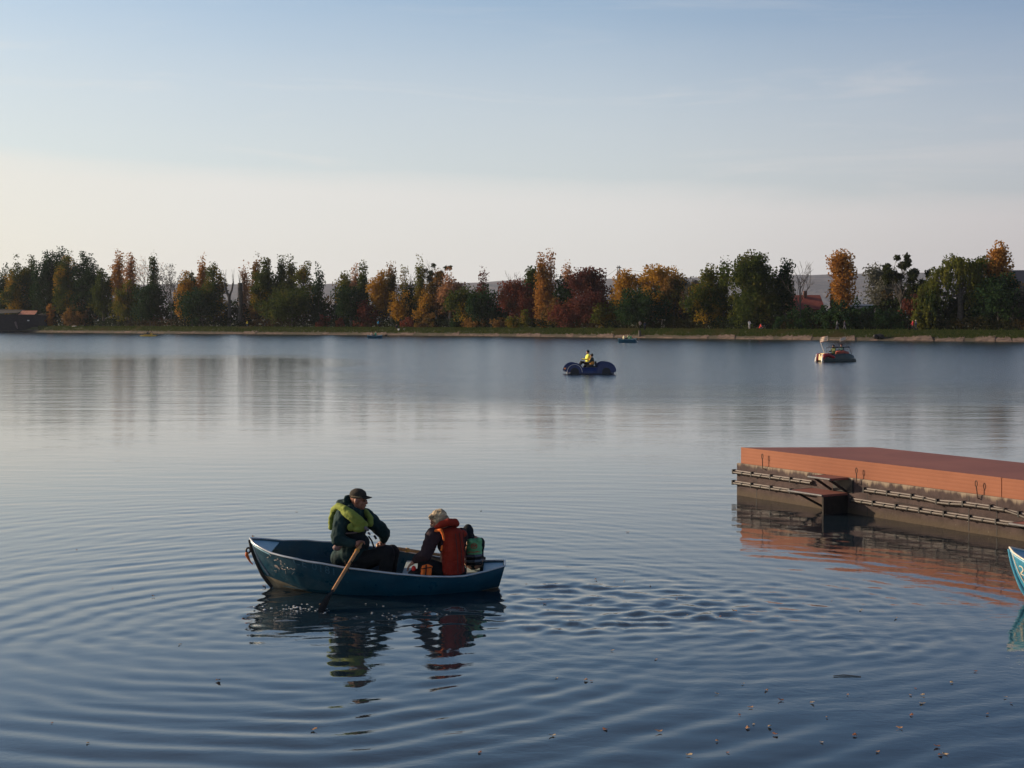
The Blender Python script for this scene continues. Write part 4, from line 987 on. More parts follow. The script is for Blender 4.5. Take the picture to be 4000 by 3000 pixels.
def child():
    f = (.0, 1.0); F_, R_, U_ = basis(f); M = rotM(F_, R_, U_)
    pel = P(1850, 2195, 17.45); ch = P(1850, 2130, 17.45); hd = P(1828, 2084, 17.45)
    sL = P(1828, 2118, 17.5); sR = P(1876, 2118, 17.45); eL = P(1824, 2160, 17.55); eR = P(1874, 2160, 17.5); wL = P(1835, 2180, 17.7); wR = P(1878, 2180, 17.7)
    mb = MB(); _, _, _, w, HM = head(mb, hd, (.1, .99), -.2, .80); mb.cap(ch, hd, .045, .045); mb.ell(ch, (.08, .11, .12), M); mb.ell(pel, (.10, .12, .09), M); mb.cap(ch, pel, .09, .10)
    for a, b, c in ((sL, eL, wL), (sR, eR, wR)): mb.chain([a, b, c], [.038, .032, .022]); rest_hand(mb, c, (0, .8, -.5), (0, -.3, -1), .7)
    for s_ in (-1, 1): k = pel+F_*.22+R_*s_*.055+U_*.01; mb.chain([pel+R_*s_*.045, k, k+Vector((0, .02, -.16))], [.055, .042, .032])
    body = mb.fused('person', M_skin, None, .0075, 3); tag(body, 'small child in a dark hood and green life vest at the stern', 'person')
    face_bits(w, HM, body, .8)
    mb = MB(); mb.ell(P(1828, 2078, 17.43), (.080, .070, .098), M); mb.ell(P(1834, 2098, 17.44), (.075, .068, .065), M); mb.fused('hood', M_hood, body, .008, 3, .003, 16)
    mb = MB(); mb.cap(ch, pel, .095, .100); mb.cap(sL, sR, .06, .06)
    for a, b, c in ((sL, eL, wL), (sR, eR, wR)): mb.chain([a, b, c], [.060, .05, .036])
    mb.fused('jacket', M_hood, body, .009, 3, .004, 14)
    mb = MB()
    for s_ in (-1, 1): k = pel+F_*.22+R_*s_*.055+U_*.01; mb.chain([pel+R_*s_*.045, k, k+Vector((0, .02, -.14))], [.068, .055, .042])
    mb.fused('trousers', M_blk, body, .010, 2)
    mb = MB(); b0 = P(1853, 2140, 17.36)
    for dx, dz, rx, rz in ((0, 0, .098, .085), (0, .06, .095, .052), (0, -.06, .098, .055), (-.05, .085, .04, .03), (.055, .090, .04, .032)):
        mb.ell(b0+Vector((dx, .02, dz)), (rx, .085, rz))
    mb.fused('life_vest', M_grn, body, .007, 3, .003, 16)
    for y0, r, m in ((2172, .016, M_greyb), (2181, .017, M_blk), (2192, .016, M_greyb), (2203, .02, M_blk)):
        mb = MB(); mb.chain([P(1824, y0, 17.31), P(1853, y0, 17.25), P(1877, y0-2, 17.31), P(1880, y0-6, 17.40)], [r]*4); mb.build('belt', m, body, True)
    # round red emblem and a red line of print on the back panel
    mr = mat('red_print', (.42, .06, .03), rough=.8)
    v = []; Fc = []; n = 28; c = P(1852, 2133, 17.262)
    for i in range(n):
        a = 2*PI*i/n
        for r in (.030, .040): v.append((c.x+r*1.02*math.cos(a), c.y+.022*abs(math.cos(a))*0, c.z+r*.82*math.sin(a)))
    Fc = [(2*i, 2*i+1, (2*i+3) % (2*n), (2*i+2) % (2*n)) for i in range(n)]
    mb = MB(); mb.add(v, Fc); k = .024
    for a, b in (((-k, -.012), (-.008, .016)), ((-.008, .016), (.004, -.008)), ((.004, -.008), (.018, .014)), ((.018, .014), (.024, -.010)), ((-.02, 0), (.02, 0))):
        mb.tube([c+Vector((a[0], 0, a[1])), c+Vector((b[0], 0, b[1]))], .004, 5)
    mb.build('emblem', mr, body, False)
    mb = MB(); mb.tube([P(1829, 2158, 17.272), P(1838, 2156, 17.262), P(1850, 2157.5, 17.258), P(1864, 2155, 17.262), P(1877, 2156, 17.275)], [.004, .006, .004, .007, .004], 6); mb.build('print_line', mr, body, False)
child()

# things lying in the boat
rt = empty('life_vest', tuple(P(1665, 2245, 16.85)), 'spare bright orange life vest with black straps lying before the blonde person', 'life vest')
for dx in (-9, 12):
    mb = MB(); mb.chain([P(1665+dx, 2218, 16.84), P(1662+dx, 2248, 16.82)], [.032, .034]); mb.fused('foam_panel', M_orbright, rt, .008, 2, .004, 18)
mb = MB(); mb.chain([P(1652, 2213, 16.83), P(1670, 2208, 16.84), P(1686, 2214, 16.84)], [.014, .016, .014]); mb.fused('yoke', M_orbright, rt, .007, 2)
mb = MB(); mb.tube([P(1665, 2206, 16.80), P(1664, 2230, 16.78), P(1662, 2252, 16.78)], .008, 6); mb.tube([P(1646, 2222, 16.79), P(1686, 2216, 16.79)], .006, 6); mb.build('strap', M_blk, rt, True)
rt = empty('bag', tuple(P(1622, 2250, 16.95)), 'small black bag with a bright red flap on the boat bottom', 'bag')
mb = MB(); mb.ell(P(1622, 2240, 16.95), (.09, .06, .055)); mb.ell(P(1640, 2246, 16.95), (.08, .06, .05)); mb.fused('pouch', M_blk, rt, .008, 3, .005, 20)
mb = MB(); mb.ell(P(1616, 2221, 16.93), (.028, .03, .036)); mb.fused('flap', mat('bright_red', (.70, .03, .02), rough=.6), rt, .006, 2, .003, 20)

# splash at the blade
def splash():
    rng = np.random.default_rng(3); mb = MB()
    for i in range(45):
        a = rng.normal(); x = -2.42+.17*a; y = 15.95+rng.normal()*.07; z = abs(rng.normal())*.018
        r = rng.uniform(.003, .010); mb.ell((x, y, z), (r*1.8, r, r*.8), seg=6, rings=4)
    for i in range(34):
        x = -2.9+rng.random()*2.4; y = 15.7+rng.normal()*.25; r = rng.uniform(.003, .007); mb.ell((x, y, .003), (r*2.0, r, r*.5), seg=6, rings=4)
    m = mat('water_drops', (.75, .75, .72), rough=.05, spec=1)
    tag(mb.build('splash', m, None, True), 'glittering drops thrown up beside the dipped oar blade', 'splash', kind='stuff')
splash()
# ---------------------------------------------------------------- jetty
JA = Vector((4.17, 26.4, 0)); JD = Vector((.520, -.854, 0)); JN = Vector((-.854, -.520, 0))
def J(t, n, z): return JA+JD*t+JN*n+Vector((0, 0, z))
def deckmat(name, a, b, sc, vert=False):
    m = bpy.data.materials.new(name); m.use_nodes = True; q = NT(m.node_tree); s = q.n['Principled BSDF']
    tcn = q.new('ShaderNodeTexCoord'); rot = math.atan2(JD.y, JD.x)
    v = q.mapping(tcn.outputs['Object'], rot=(0, 0, -rot))
    big = q.noise(v, .8, 5, .6); col = q.mix(q.rng(big, .3, .7), c4(a), c4(b))
    wv = q.new('ShaderNodeTexWave'); wv.wave_type = 'BANDS'; wv.bands_direction = 'Z' if vert else 'Y'; q.put(wv.inputs['Vector'], v); wv.inputs['Scale'].default_value = sc; wv.inputs['Distortion'].default_value = 0
    col = q.mix(q.rng(wv.outputs['Fac'], 0, .30, .09, 0), col, c4((.05, .025, .02)))
    col = q.mix(q.rng(q.noise(v, 9, 5, .7), .66, .8, 0, .35), col, c4((.06, .035, .025)))
    q.put(s.inputs['Base Color'], col); s.inputs['Roughness'].default_value = .72; s.inputs['Specular IOR Level'].default_value = .2
    bn = q.new('ShaderNodeBump'); bn.inputs['Strength'].default_value = .12; bn.inputs['Distance'].default_value = .01
    q.put(bn.inputs['Height'], wv.outputs['Fac']); q.l.new(bn.outputs[0], s.inputs['Normal'])
    return m
M_jside = deckmat('deck_side_sunlit', (.25, .096, .055), (.33, .130, .074), 5.2, True)  # same decking as the top, with the sunlight on the side in its colour
M_jtop = deckmat('deck_top_grazing_light', (.22, .092, .078), (.29, .120, .095), 5.5)  # same decking, its maroon look in grazing sun put into the colour
def concmat():
    m = bpy.data.materials.new('jetty_concrete'); m.use_nodes = True; q = NT(m.node_tree); s = q.n['Principled BSDF']
    tcn = q.new('ShaderNodeTexCoord'); v = tcn.outputs['Object']; sp = q.new('ShaderNodeSeparateXYZ'); q.l.new(v, sp.inputs[0]); z = sp.outputs[2]
    col = q.mix(q.rng(q.noise(v, 2.5, 5, .7), .35, .65), c4((.034, .022, .022)), c4((.085, .057, .054)))
    # pale lime along the top edge, running down in streaks
    st = q.noise(q.mapping(v, scale=(7, 7, .9)), 1.0, 4, .6)
    k = q.rng(q.math('ADD', z, q.math('MULTIPLY', q.math('SUBTRACT', st, .5), .30)), .53, .61, 0, .9, True)
    col = q.mix(k, col, c4((.30, .235, .17)))
    col = q.mix(q.rng(z, .02, .17, .75, 0, True), col, c4((.075, .055, .032)))
    col = q.mix(q.rng(q.noise(q.mapping(v, scale=(3, 3, 1)), 2.2, 4, .7), .55, .72, 0, .8), col, c4((.05, .035, .035)))
    col = q.mix(q.rng(q.noise(v, 26, 3, .6), .70, .78, 0, .6), col, c4((.5, .45, .36)))
    q.put(s.inputs['Base Color'], col); s.inputs['Roughness'].default_value = .9
    bn = q.new('ShaderNodeBump'); bn.inputs['Strength'].default_value = .7; bn.inputs['Distance'].default_value = .02
    q.put(bn.inputs['Height'], q.noise(v, 9, 6, .65)); q.l.new(bn.outputs[0], s.inputs['Normal']); return m
M_conc = concmat()
M_rub = mat('fender_tube', (.040, .031, .026), (.085, .066, .054), rough=.5, scale=9); M_rubd = mat('fender_tube_dark', (.10, .08, .075), (.15, .12, .11), rough=.5, scale=9)
M_clip = mat('fender_clip', (.012, .012, .014), rough=.6); M_pipe = mat('galvanised_pipe', (.10, .10, .11), (.16, .155, .16), rough=.6, metal=.3, scale=12)
M_rod = mat('rusty_rod', (.055, .032, .025), (.09, .05, .035), rough=.85, scale=30)
jet = empty('jetty', tuple(J(0, 0, 0)), 'concrete jetty with an orange brown deck reaching in from the right', 'jetty')
E0 = Vector((6.78, 26.4, 0))              # far end corner of the concrete
def poly(pts): return [(p.x, p.y) for p in pts]
mb = MB(); mb.prism(poly([J(0, 0, 0), J(13, 0, 0), E0+JD*13, E0]), -1.2, .597); mb.build('concrete_base', M_conc, jet, bevel=.012)
dA = J(.10, -.05, 0)
mb = MB(); mb.prism(poly([dA, J(13, -.05, 0), E0+JD*13+JN*.1, E0+Vector((-.08, .0, 0))]), .603, .890); mb.build('deck', M_jtop, jet)
mb = MB()
def panel(t0, t1, n0, n1, z0, z1): mb.prism(poly([J(t0, n0, 0), J(t0, n1, 0), J(t1, n1, 0), J(t1, n0, 0)]), z0, z1)
TJ = 6.02
mb = MB(); panel(.10, TJ, -.048, -.020, .600, .893); mb.build('side_panel', M_jside, jet)
mb = MB(); panel(TJ+.012, 13, -.048, -.022, .598, .890); mb.build('side_panel', M_jside, jet)
# fender rails: paired tubes with clips
def rail(z, t0, t1, kinks=None):
    zz = lambda t: z+(kinks(t) if kinks else 0)
    n = int((t1-t0)/.5); ts = [t0+(t1-t0)*i/n for i in range(n+1)]
    mb = MB(); mb.tube([J(t, .035, zz(t)+.022) for t in ts], .020, 8); mb.build('fender_rail', M_rubd, jet, True)
    mb = MB()
    for i in range(n):
        a, b = ts[i], ts[i+1]; mid = (a+b)/2
        for p, q in ((a+.008, mid-.010), (mid+.010, b-.008)): mb.tube([J(p, .062, zz(p)-.010), J(q, .062, zz(q)-.010)], .024, 8)
    mb.build('fender_rail', M_rub, jet, True)
    first = None
    for i, t in enumerate([q for k in range(n) for q in (ts[k], (ts[k]+ts[k+1])/2)]):
        if first is None:
            mb = MB(); mb.prism([(-.013, .002), (.013, .002), (.013, .089), (-.013, .089)], -.040, .046)
            first = mb.build('fender_clip', M_clip, jet); o = first
        else:
            o = first.copy(); C.objects.link(o)
        o.parent = jet; o.matrix_parent_inverse = Matrix.Identity(4)
        o.location = J(t, 0, zz(t))-jet.location; o.rotation_euler = (0, 0, math.atan2(JN.y, JN.x)-PI/2); o.scale = (1, 1, 1 if i % 2 == 0 else .5)
rail(.435, -.02, 2.04); rail(.235, -.03, 2.04)
rail(.435, 3.30, 9, lambda t: -.035*max(0, 1-abs(t-4.95)/.4)-(.10*min(1, max(0, (t-6.2)/.5)))); rail(.235, 3.0, 9)
# boarding steps
def steps(t, full=True):
    m_ = MB(); m_.prism(poly([J(t-.34, .0, 0), J(t-.34, .022, 0), J(t+.13, .022, 0), J(t+.13, .0, 0)]), .345, .570); m_.build('shade_board', M_clip, jet, bevel=.01)  # dark board on the wall, standing in for shade under the upper step
    """t = near end of the steps measured along the wall"""
    def plate(nm, t0, t1, n1, z, bot=.035):
        m_ = MB(); m_.prism(poly([J(t0, .004, 0), J(t0+.02, n1, 0), J(t1-.02, n1, 0), J(t1, .004, 0)]), z-bot, z); m_.build(nm, M_jtop, jet)
        m_ = MB(); m_.tube([J(t0, .01, z-.014), J(t0+.01, n1+.012, z-.014), J(t1-.01, n1+.012, z-.014)], .019, 8); m_.build('edge_pipe', M_pipe, jet, True)
    plate('step', t-.84, t, .56, .338); plate('step', t-.52, t+.02, .40, .60)
    m_ = MB(); m_.prism(poly([J(t-.035, .004, 0), J(t-.035, .555, 0), J(t, .555, 0), J(t, .004, 0)]), -.5, .30); m_.build('step_cheek', mat('dark_plank', (.018, .014, .012), (.035, .028, .022), rough=.9, scale=8), jet)
    m_ = MB()
    m_.tube([J(t-.74, .50, .31), J(t-.55, .05, .05)], .020, 8); m_.tube([J(t-.42, .36, .57), J(t-.36, .03, .36)], .022, 8); m_.tube([J(t-.06, .36, .57), J(t-.02, .02, .36)], .022, 8); m_.tube([J(t-.06, .50, .32), J(t-.06, .50, -.3)], .022, 8); m_.tube([J(t-.55, .05, .05), J(t-.06, .35, .02)], .018, 8)
    m_.build('brace', mat('dark_steel', (.02, .018, .018), rough=.7), jet, True)
steps(2.86); steps(7.49)
# dark recess line joints in the concrete
mb = MB()
for t in (.55, 3.30, 5.42, 5.95): mb.prism(poly([J(t, 0, 0), J(t, .003, 0), J(t+.012, .003, 0), J(t+.012, 0, 0)]), .02, .55)
mb.build('expansion_joint', M_clip, jet)
# iron rods with an eye, leaning before the deck edge
labs = ['eyed iron rod at the left end of the jetty', 'eyed iron rod right of the dark boarding steps', 'eyed iron rod nearest the right edge of the picture']
for (pxa, ya, yb), lb in zip([(2979, 1775, 1828), (3347, 1830, 1886), (3814, 1880, 1944)], labs):
    t = None
    for i in range(900):
        q = J(i*.01, .05, 0)
        if 2000+F*q.x/q.y >= pxa: t = i*.01; break
    Yd = J(t, .05, 0).y; z1 = CAMH-(ya-1250)*Yd/F; z0 = CAMH-(yb-1250)*Yd/F-.03
    k = .0045*Yd
    mb = MB(); z_e = z1-.035; le = Vector((.02, 0, 0)) if pxa > 3700 else Vector((0, 0, 0))
    mb.tube([J(t, .0, z0+.01)+le, J(t, .052, z0+.015)+le, J(t, .056, z0+.05)+le*.8, J(t, .060, z_e-.045)], .0085, 8)
    rd = empty('mooring_rod', tuple(J(t, .02, z0)), lb, 'mooring rod', 'eyed mooring rods on the jetty side')
    mb.build('rod', M_rod, rd, True)
    mb = MB(); mb.tube([J(t+.020*math.sin(a), .062, z_e+.045*-math.cos(a)) for a in [2*PI*i/14 for i in range(15)]], .007, 6); mb.build('eye', M_rod, rd, True)
# thin cable along the side
mb = MB(); mb.tube([J(3.9+.25*i, .01, .30-.004*i) for i in range(10)], .004, 5); mb.build('cable', M_clip, jet, True)

# ---------------------------------------------------------------- small far people
def simple_person(base, f, pose, top, low, hairc, label, vest=None, s=1.0, hat=None, group=None, parent_z=0):
    """pose: stand / walk / sit; base = point under the feet or seat"""
    F_, R_, U_ = basis(f); b = Vector(base)
    if pose == 'sit':
        pel = b+U_*.12*s; ch = pel+U_*.36*s-F_*.03; hips = .0
        legs = [(pel+R_*k*.09*s, pel+F_*.40*s+R_*k*.12*s+U_*.08*s, pel+F_*.55*s+R_*k*.12*s-U_*.22*s) for k in (-1, 1)]
    elif pose == 'crouch':
        pel = b+U_*.30*s; ch = pel+U_*.34*s+F_*.14*s
        legs = [(pel+R_*k*.09*s, pel+F_*.34*s+R_*k*.12*s+U_*.16*s, b+F_*.22*s+R_*k*.12*s+U_*.05) for k in (-1, 1)]
    else:
        st = .22 if pose == 'walk' else .03
        pel = b+U_*.90*s; ch = pel+U_*.42*s
        legs = [(pel+R_*k*.08*s, b+U_*.47*s+F_*(k*st*.6+.03)*s+R_*k*.09*s, b+U_*.07*s+F_*k*st*s+R_*k*.09*s) for k in (-1, 1)]
    hd = ch+U_*.32*s+F_*.03*s
    M = rotM(F_, R_, U_); mb = MB()
    mb.ell(hd, (.095*s, .078*s, .115*s), M, 12, 8); mb.ell(hd+F_*.09*s-U_*.02*s, (.02*s, .015*s, .025*s), M, 8, 6); mb.cap(ch+U_*.14*s, hd, .05*s, .05*s, 8)
    mb.ell(ch, (.10*s, .17*s, .20*s), M, 12, 8); mb.ell(pel, (.11*s, .15*s, .12*s), M, 12, 8); mb.cap(ch, pel, .11*s, .12*s, 8)
    arms = []
    for k in (-1, 1):
        sh = ch+U_*.13*s+R_*k*.18*s; el = sh-U_*.25*s+F_*(.08 if pose != 'sit' else .12)*s+R_*k*.04; wr = el+(F_*.20-U_*(.10 if pose != 'sit' else -.02))*s
        arms.append((sh, el, wr)); mb.chain([sh, el, wr, wr+(wr-el).normalized()*.09*s], [.045*s, .036*s, .026*s, .028*s], 8)
    for l in legs: mb.chain(list(l), [.075*s, .055*s, .04*s], 8); mb.cap(l[2], l[2]+F_*.13*s-U_*.03*s, .035*s, .03*s, 8)
    body = mb.fused('person', M_skin, None, .026, 1); tag(body, label, 'person', group)
    mb = MB(); mb.ell(ch, (.13*s, .21*s, .23*s), M, 12, 8); mb.cap(ch, pel+U_*.04, .15*s, .15*s, 8)
    for a in arms: mb.chain(list(a), [.07*s, .055*s, .045*s], 8)
    mb.fused('jacket', cloth('cloth_%s' % '_'.join('%02d' % int(c*99) for c in top), top), body, .03, 1)
    mb = MB(); mb.ell(pel, (.13*s, .17*s, .12*s), M, 12, 8)
    for l in legs: mb.chain(list(l), [.10*s, .075*s, .055*s], 8)
    mb.fused('trousers', cloth('cloth_%s' % '_'.join('%02d' % int(c*99) for c in low), low), body, .03, 1)
    mb = MB(); mb.ell(hd-F_*.015*s+U_*.035*s, (.105*s, .09*s, .10*s), M, 12, 8); mb.fused('cap' if hat else 'hair', cloth('cloth_%s' % '_'.join('%02d' % int(c*99) for c in (hat or hairc)), hat or hairc), body, .026, 1)
    if vest:
        mb = MB(); mb.ell(ch+F_*.02, (.155*s, .215*s, .21*s), M, 12, 8); mb.ell(ch-U_*.14*s, (.16*s, .20*s, .15*s), M, 12, 8)
        mb.fused('life_vest', cloth('cloth_%s' % '_'.join('%02d' % int(c*99) for c in vest), vest), body, .028, 1)
    return body
BLK = (.012, .013, .016); NAVY = (.015, .02, .045); YEL = (.70, .72, .12); ORG = (.75, .30, .06); GRY = (.25, .25, .26)

# ---------------------------------------------------------------- blue pedal boat
def pedal_boat():
    Yd = 86.0; c = P(2306, 1460, Yd); root = empty('pedal_boat', (c.x, Yd, 0), 'blue pedal boat shaped like a beach buggy with round wheel arches', 'pedal boat', 'pedal boats on the lake')
    m = mat('pedal_blue', (.004, .018, .10), (.006, .028, .14), rough=.35, scale=3); md = mat('pedal_dark', (.008, .012, .022), rough=.5); mw = mat('pedal_white', (.62, .60, .60), rough=.4)
    o = Vector((c.x, Yd, 0))
    mb = MB(); n = 16; pro = []
    for i in range(n+1):
        t = i/n; x = -1.42+2.84*t; hw = .72*min(1, (.35+math.sin(PI*t)*1.4)); top = .30+.10*math.sin(PI*t)
        pro.append([(x, -hw, .0), (x, -hw*1.02, .18), (x, -hw*.85, top), (x, hw*.85, top), (x, hw*1.02, .18), (x, hw, 0), (x, 0, -.12)])
    v = [o+Vector(p) for r in pro for p in r]; m7 = 7
    f = [(i*m7+k, (i+1)*m7+k, (i+1)*m7+(k+1) % m7, i*m7+(k+1) % m7) for i in range(n) for k in range(m7)]+[tuple(range(7)), tuple(n*m7+k for k in range(7))[::-1]]
    mb.add(v, f); mb.build('hull', m, root, True)
    for dx, dy in ((-.98, -.55), (-1.10, .55), (.92, -.55), (.80, .55)):
        mb = MB(); w = .20; N = 14; r = .46 if dx < 0 else .52
        vv = []; 
        for j, yy in enumerate((-w, w)):
            for i in range(N+1):
                a = PI*i/N; vv.append(o+Vector((dx+r*math.cos(a)*1.08, dy+yy, .12+r*math.sin(a)*1.12)))
        ff = [(i, i+1, N+1+i+1, N+1+i) for i in range(N)]+[tuple(range(N+1)), tuple(range(2*N+1, N, -1))]
        mb.add(vv, ff); mb.build('wheel_arch', m, root, bevel=.05)
        mb = MB(); mb.tube([o+Vector((dx+r*.98*math.cos(a), dy-w-.012, .12+r*1.02*math.sin(a))) for a in [PI*i/12 for i in range(13)]], .014, 6); mb.build('arch_trim', mw if dx < 0 and dy < 0 else m, root, True)
        mb = MB(); mb.tube([o+Vector((dx, dy-w-.03, .14)), o+Vector((dx, dy-w+.02, .14))], .26, 16); mb.build('wheel', md, root, True)
    mb = MB(); mb.tube([o+Vector((-1.44, -.3, .02)), o+Vector((-1.44, -.3, .26)), o+Vector((-1.40, -.1, .30)), o+Vector((-1.40, .2, .30)), o+Vector((-1.44, .35, .26))], .03, 6); mb.tube([o+Vector((-1.42, -.55, .02)), o+Vector((-1.42, -.55, .30))], .03, 6); mb.build('bumper', mw, root, True)
    mb = MB(); mb.ell(o+Vector((-1.50, .40, .30)), (.10, .10, .07)); mb.build('headlight', mat('amber_plastic', (.60, .20, .05), rough=.3), root, True)
    mb = MB(); mb.box(o+Vector((.05, -.25, .42)), (.55, .40, .12)); mb.box(o+Vector((.30, -.25, .58)), (.10, .40, .36)); mb.build('seat', md, root, bevel=.02)
    mb = MB(); mb.box(o+Vector((-.15, .28, .42)), (.55, .40, .12)); mb.box(o+Vector((.10, .28, .58)), (.10, .40, .36)); mb.build('seat', md, root, bevel=.02)
    mb = MB(); mb.box(o+Vector((-.05, 0, .02)), (2.7, 1.55, .05)); mb.build('float', md, root, bevel=.015)
    simple_person(o+Vector((-.14, .28, .50)), (-.95, -.15), 'sit', YEL, BLK, (.02, .015, .012), 'taller rider in a yellow vest on the far seat of the blue pedal boat', vest=YEL, s=1.0, group='riders of the blue pedal boat')
    simple_person(o+Vector((.06, -.25, .34)), (-.9, .35), 'sit', (.05, .06, .05), BLK, (.025, .018, .012), 'rider with a yellow and orange vest on the near seat of the blue pedal boat', vest=ORG, s=.95, group='riders of the blue pedal boat')
pedal_boat()

# ---------------------------------------------------------------- car shaped pedal boat
def car_boat():
    Yd = 111.0; c = P(3262, 1412, Yd); o = Vector((c.x, Yd, 0)); root = empty('pedal_boat', tuple(o), 'pedal boat shaped like a vintage car with red wings and flags', 'pedal boat', 'pedal boats on the lake')
    th = R(14); Mr = Matrix.Rotation(th, 3, 'Z'); w = lambda x, y, z: o+Mr@Vector((x, y, z))
    mg = mat('car_green_grey', (.020, .035, .035), (.04, .055, .05), rough=.35, scale=4); mr = mat('car_red', (.33, .020, .030), rough=.3); mc = mat('car_cream', (.62, .48, .26), rough=.45); mw = mat('car_white', (.72, .68, .62), rough=.4); mi = mat('car_seat_red', (.36, .07, .04), rough=.6)
    def loft(nm, secs, m, smooth=True, bev=0):
        v = [w(*p) for s_ in secs for p in s_]; k = len(secs[0]); n = len(secs)
        f = [(i*k+j, (i+1)*k+j, (i+1)*k+(j+1) % k, i*k+(j+1) % k) for i in range(n-1) for j in range(k)]+[tuple(range(k)), tuple((n-1)*k+j for j in range(k))[::-1]]
        q = MB(); q.add(v, f); return q.build(nm, m, root, smooth, bev)
    secs = []
    for x, hw, zt in ((-1.15, .40, .50), (-.6, .50, .58), (-.1, .62, .60), (.5, .68, .66), (1.0, .66, .62), (1.35, .52, .46), (1.5, .38, .25)):
        secs.append([(x, -hw, .0), (x, -hw*1.06, .25), (x, -hw*.9, zt), (x, hw*.9, zt), (x, hw*1.06, .25), (x, hw, 0)])
    loft('body', secs, mg)
    for sy in (-1, 1):
        q = MB(); q.chain([w(-1.30, sy*.52, .10), w(-1.18, sy*.55, .50), w(-.85, sy*.58, .56), w(-.4, sy*.62, .36)], [.10, .14, .13, .10]); q.fused('wing', mr, root, .04, 1)
        q = MB(); q.ell(w(-1.32, sy*.52, .50), (.07, .07, .07)); q.build('headlight', mat('lamp_glass', (.85, .82, .80), rough=.1), root, True)
        q = MB(); q.cap(w(-1.36, sy*.55, .04), w(-1.34, sy*.54, .34), .10, .07); q.fused('wheel', mw, root, .03, 1)
    q = MB(); v = [w(-1.26, -.34, .12), w(-1.26, .34, .12), w(-1.22, .32, .60), w(-1.22, .16, .60), w(-1.22, .0, .36), w(-1.22, -.16, .60), w(-1.22, -.32, .60)]; v2 = [a+Mr@Vector((.12, 0, 0)) for a in v]
    q.add(v+v2, [tuple(range(7)), tuple(range(13, 6, -1))]+[(i, (i+1) % 7, 7+(i+1) % 7, 7+i) for i in range(7)]); q.build('grille', mc, root)
    q = MB(); q.prism([(w(-.6, -.42, 0).x, w(-.6, -.42, 0).y), (w(-1.1, -.3, 0).x, w(-1.1, -.3, 0).y), (w(-1.1, .3, 0).x, w(-1.1, .3, 0).y), (w(-.6, .42, 0).x, w(-.6, .42, 0).y)], .58, .66); q.build('bonnet', mc, root, bevel=.02)
    q = MB(); q.ell(w(.55, 0, .66), (.62, .50, .22), Mr); q.build('seat', mi, root, True)
    q = MB(); q.box(w(.1, -.64, .10), (2.7, .16, .22), th); q.box(w(.1, .64, .10), (2.7, .16, .22), th); q.build('float', mat('car_float', (.015, .03, .03), rough=.4), root, bevel=.04)
    q = MB(); q.tube([w(-.55, -.50, .55), w(-.50, -.52, 1.12), w(.95, -.52, 1.14), w(1.15, -.54, .60)], .025, 6); q.tube([w(-.50, .50, .55), w(-.48, .52, 1.12), w(.95, .52, 1.14), w(1.15, .54, .60)], .025, 6); q.tube([w(-.50, -.52, 1.12), w(-.48, .52, 1.12)], .025, 6); q.tube([w(.95, -.52, 1.14), w(.95, .52, 1.14)], .025, 6); q.tube([w(-.50, -.52, 1.12), w(.95, -.52, 1.14)], .04, 6); q.build('roof_frame', M_dark, root, True)
    def flag(px0, py0, px1, py1, poleb, d, fade, sc=1.0):
        a = P(px0, py0, d); b = P(px1, py1, d); n = 12; v = []; lv = [0, .10, .32, .42, .64, .74, .93, 1]; rows = 8
        for r in range(rows):
            for i in range(n+1):
                t = i/n; p = Vector((a.x+(b.x-a.x)*t, d+(.5 if fade else -.25)*t+.02*math.sin(t*7+r*.3), a.z+(b.z-a.z)*(1-lv[7-r])+.14*t)); v.append(p)
        q = MB(); k = n+1
        for r in range(rows-1): q.add([v[r*k+i] for i in range(k)]+[v[(r+1)*k+i] for i in range(k)], [(i, i+1, k+i+1, k+i) for i in range(n)], r % 2)
        fl = q.build('flag', [mat('flag_red', (.55, .20, .11), rough=.8), mat('flag_cream', (.85, .72, .55), rough=.8)], root); sd = fl.modifiers.new('s', 'SOLIDIFY'); sd.thickness = .012
        q = MB(); q.tube([poleb, Vector((a.x+.06, d, b.z))], .030 if not fade else .016, 8); q.build('flag_pole', mw if not fade else M_dark, root, True)
    flag(3203, 1318, 3231, 1338, P(3222, 1384, Yd), Yd, False)
    flag(3281, 1321, 3309, 1335, P(3287, 1384, Yd+.3), Yd+.3, True)
    simple_person(w(-.25, -.22, .44), (-.87, -.5), 'sit', (.10, .12, .05), BLK, (.012, .012, .012), 'passenger in front of the car shaped pedal boat near the flagpole', s=.95, group='riders of the car shaped pedal boat')
    simple_person(w(.60, .12, .50), (-.87, -.5), 'sit', (.02, .05, .055), BLK, (.04, .015, .02), 'passenger sitting at the back of the car shaped pedal boat', s=.95, group='riders of the car shaped pedal boat')
car_boat()

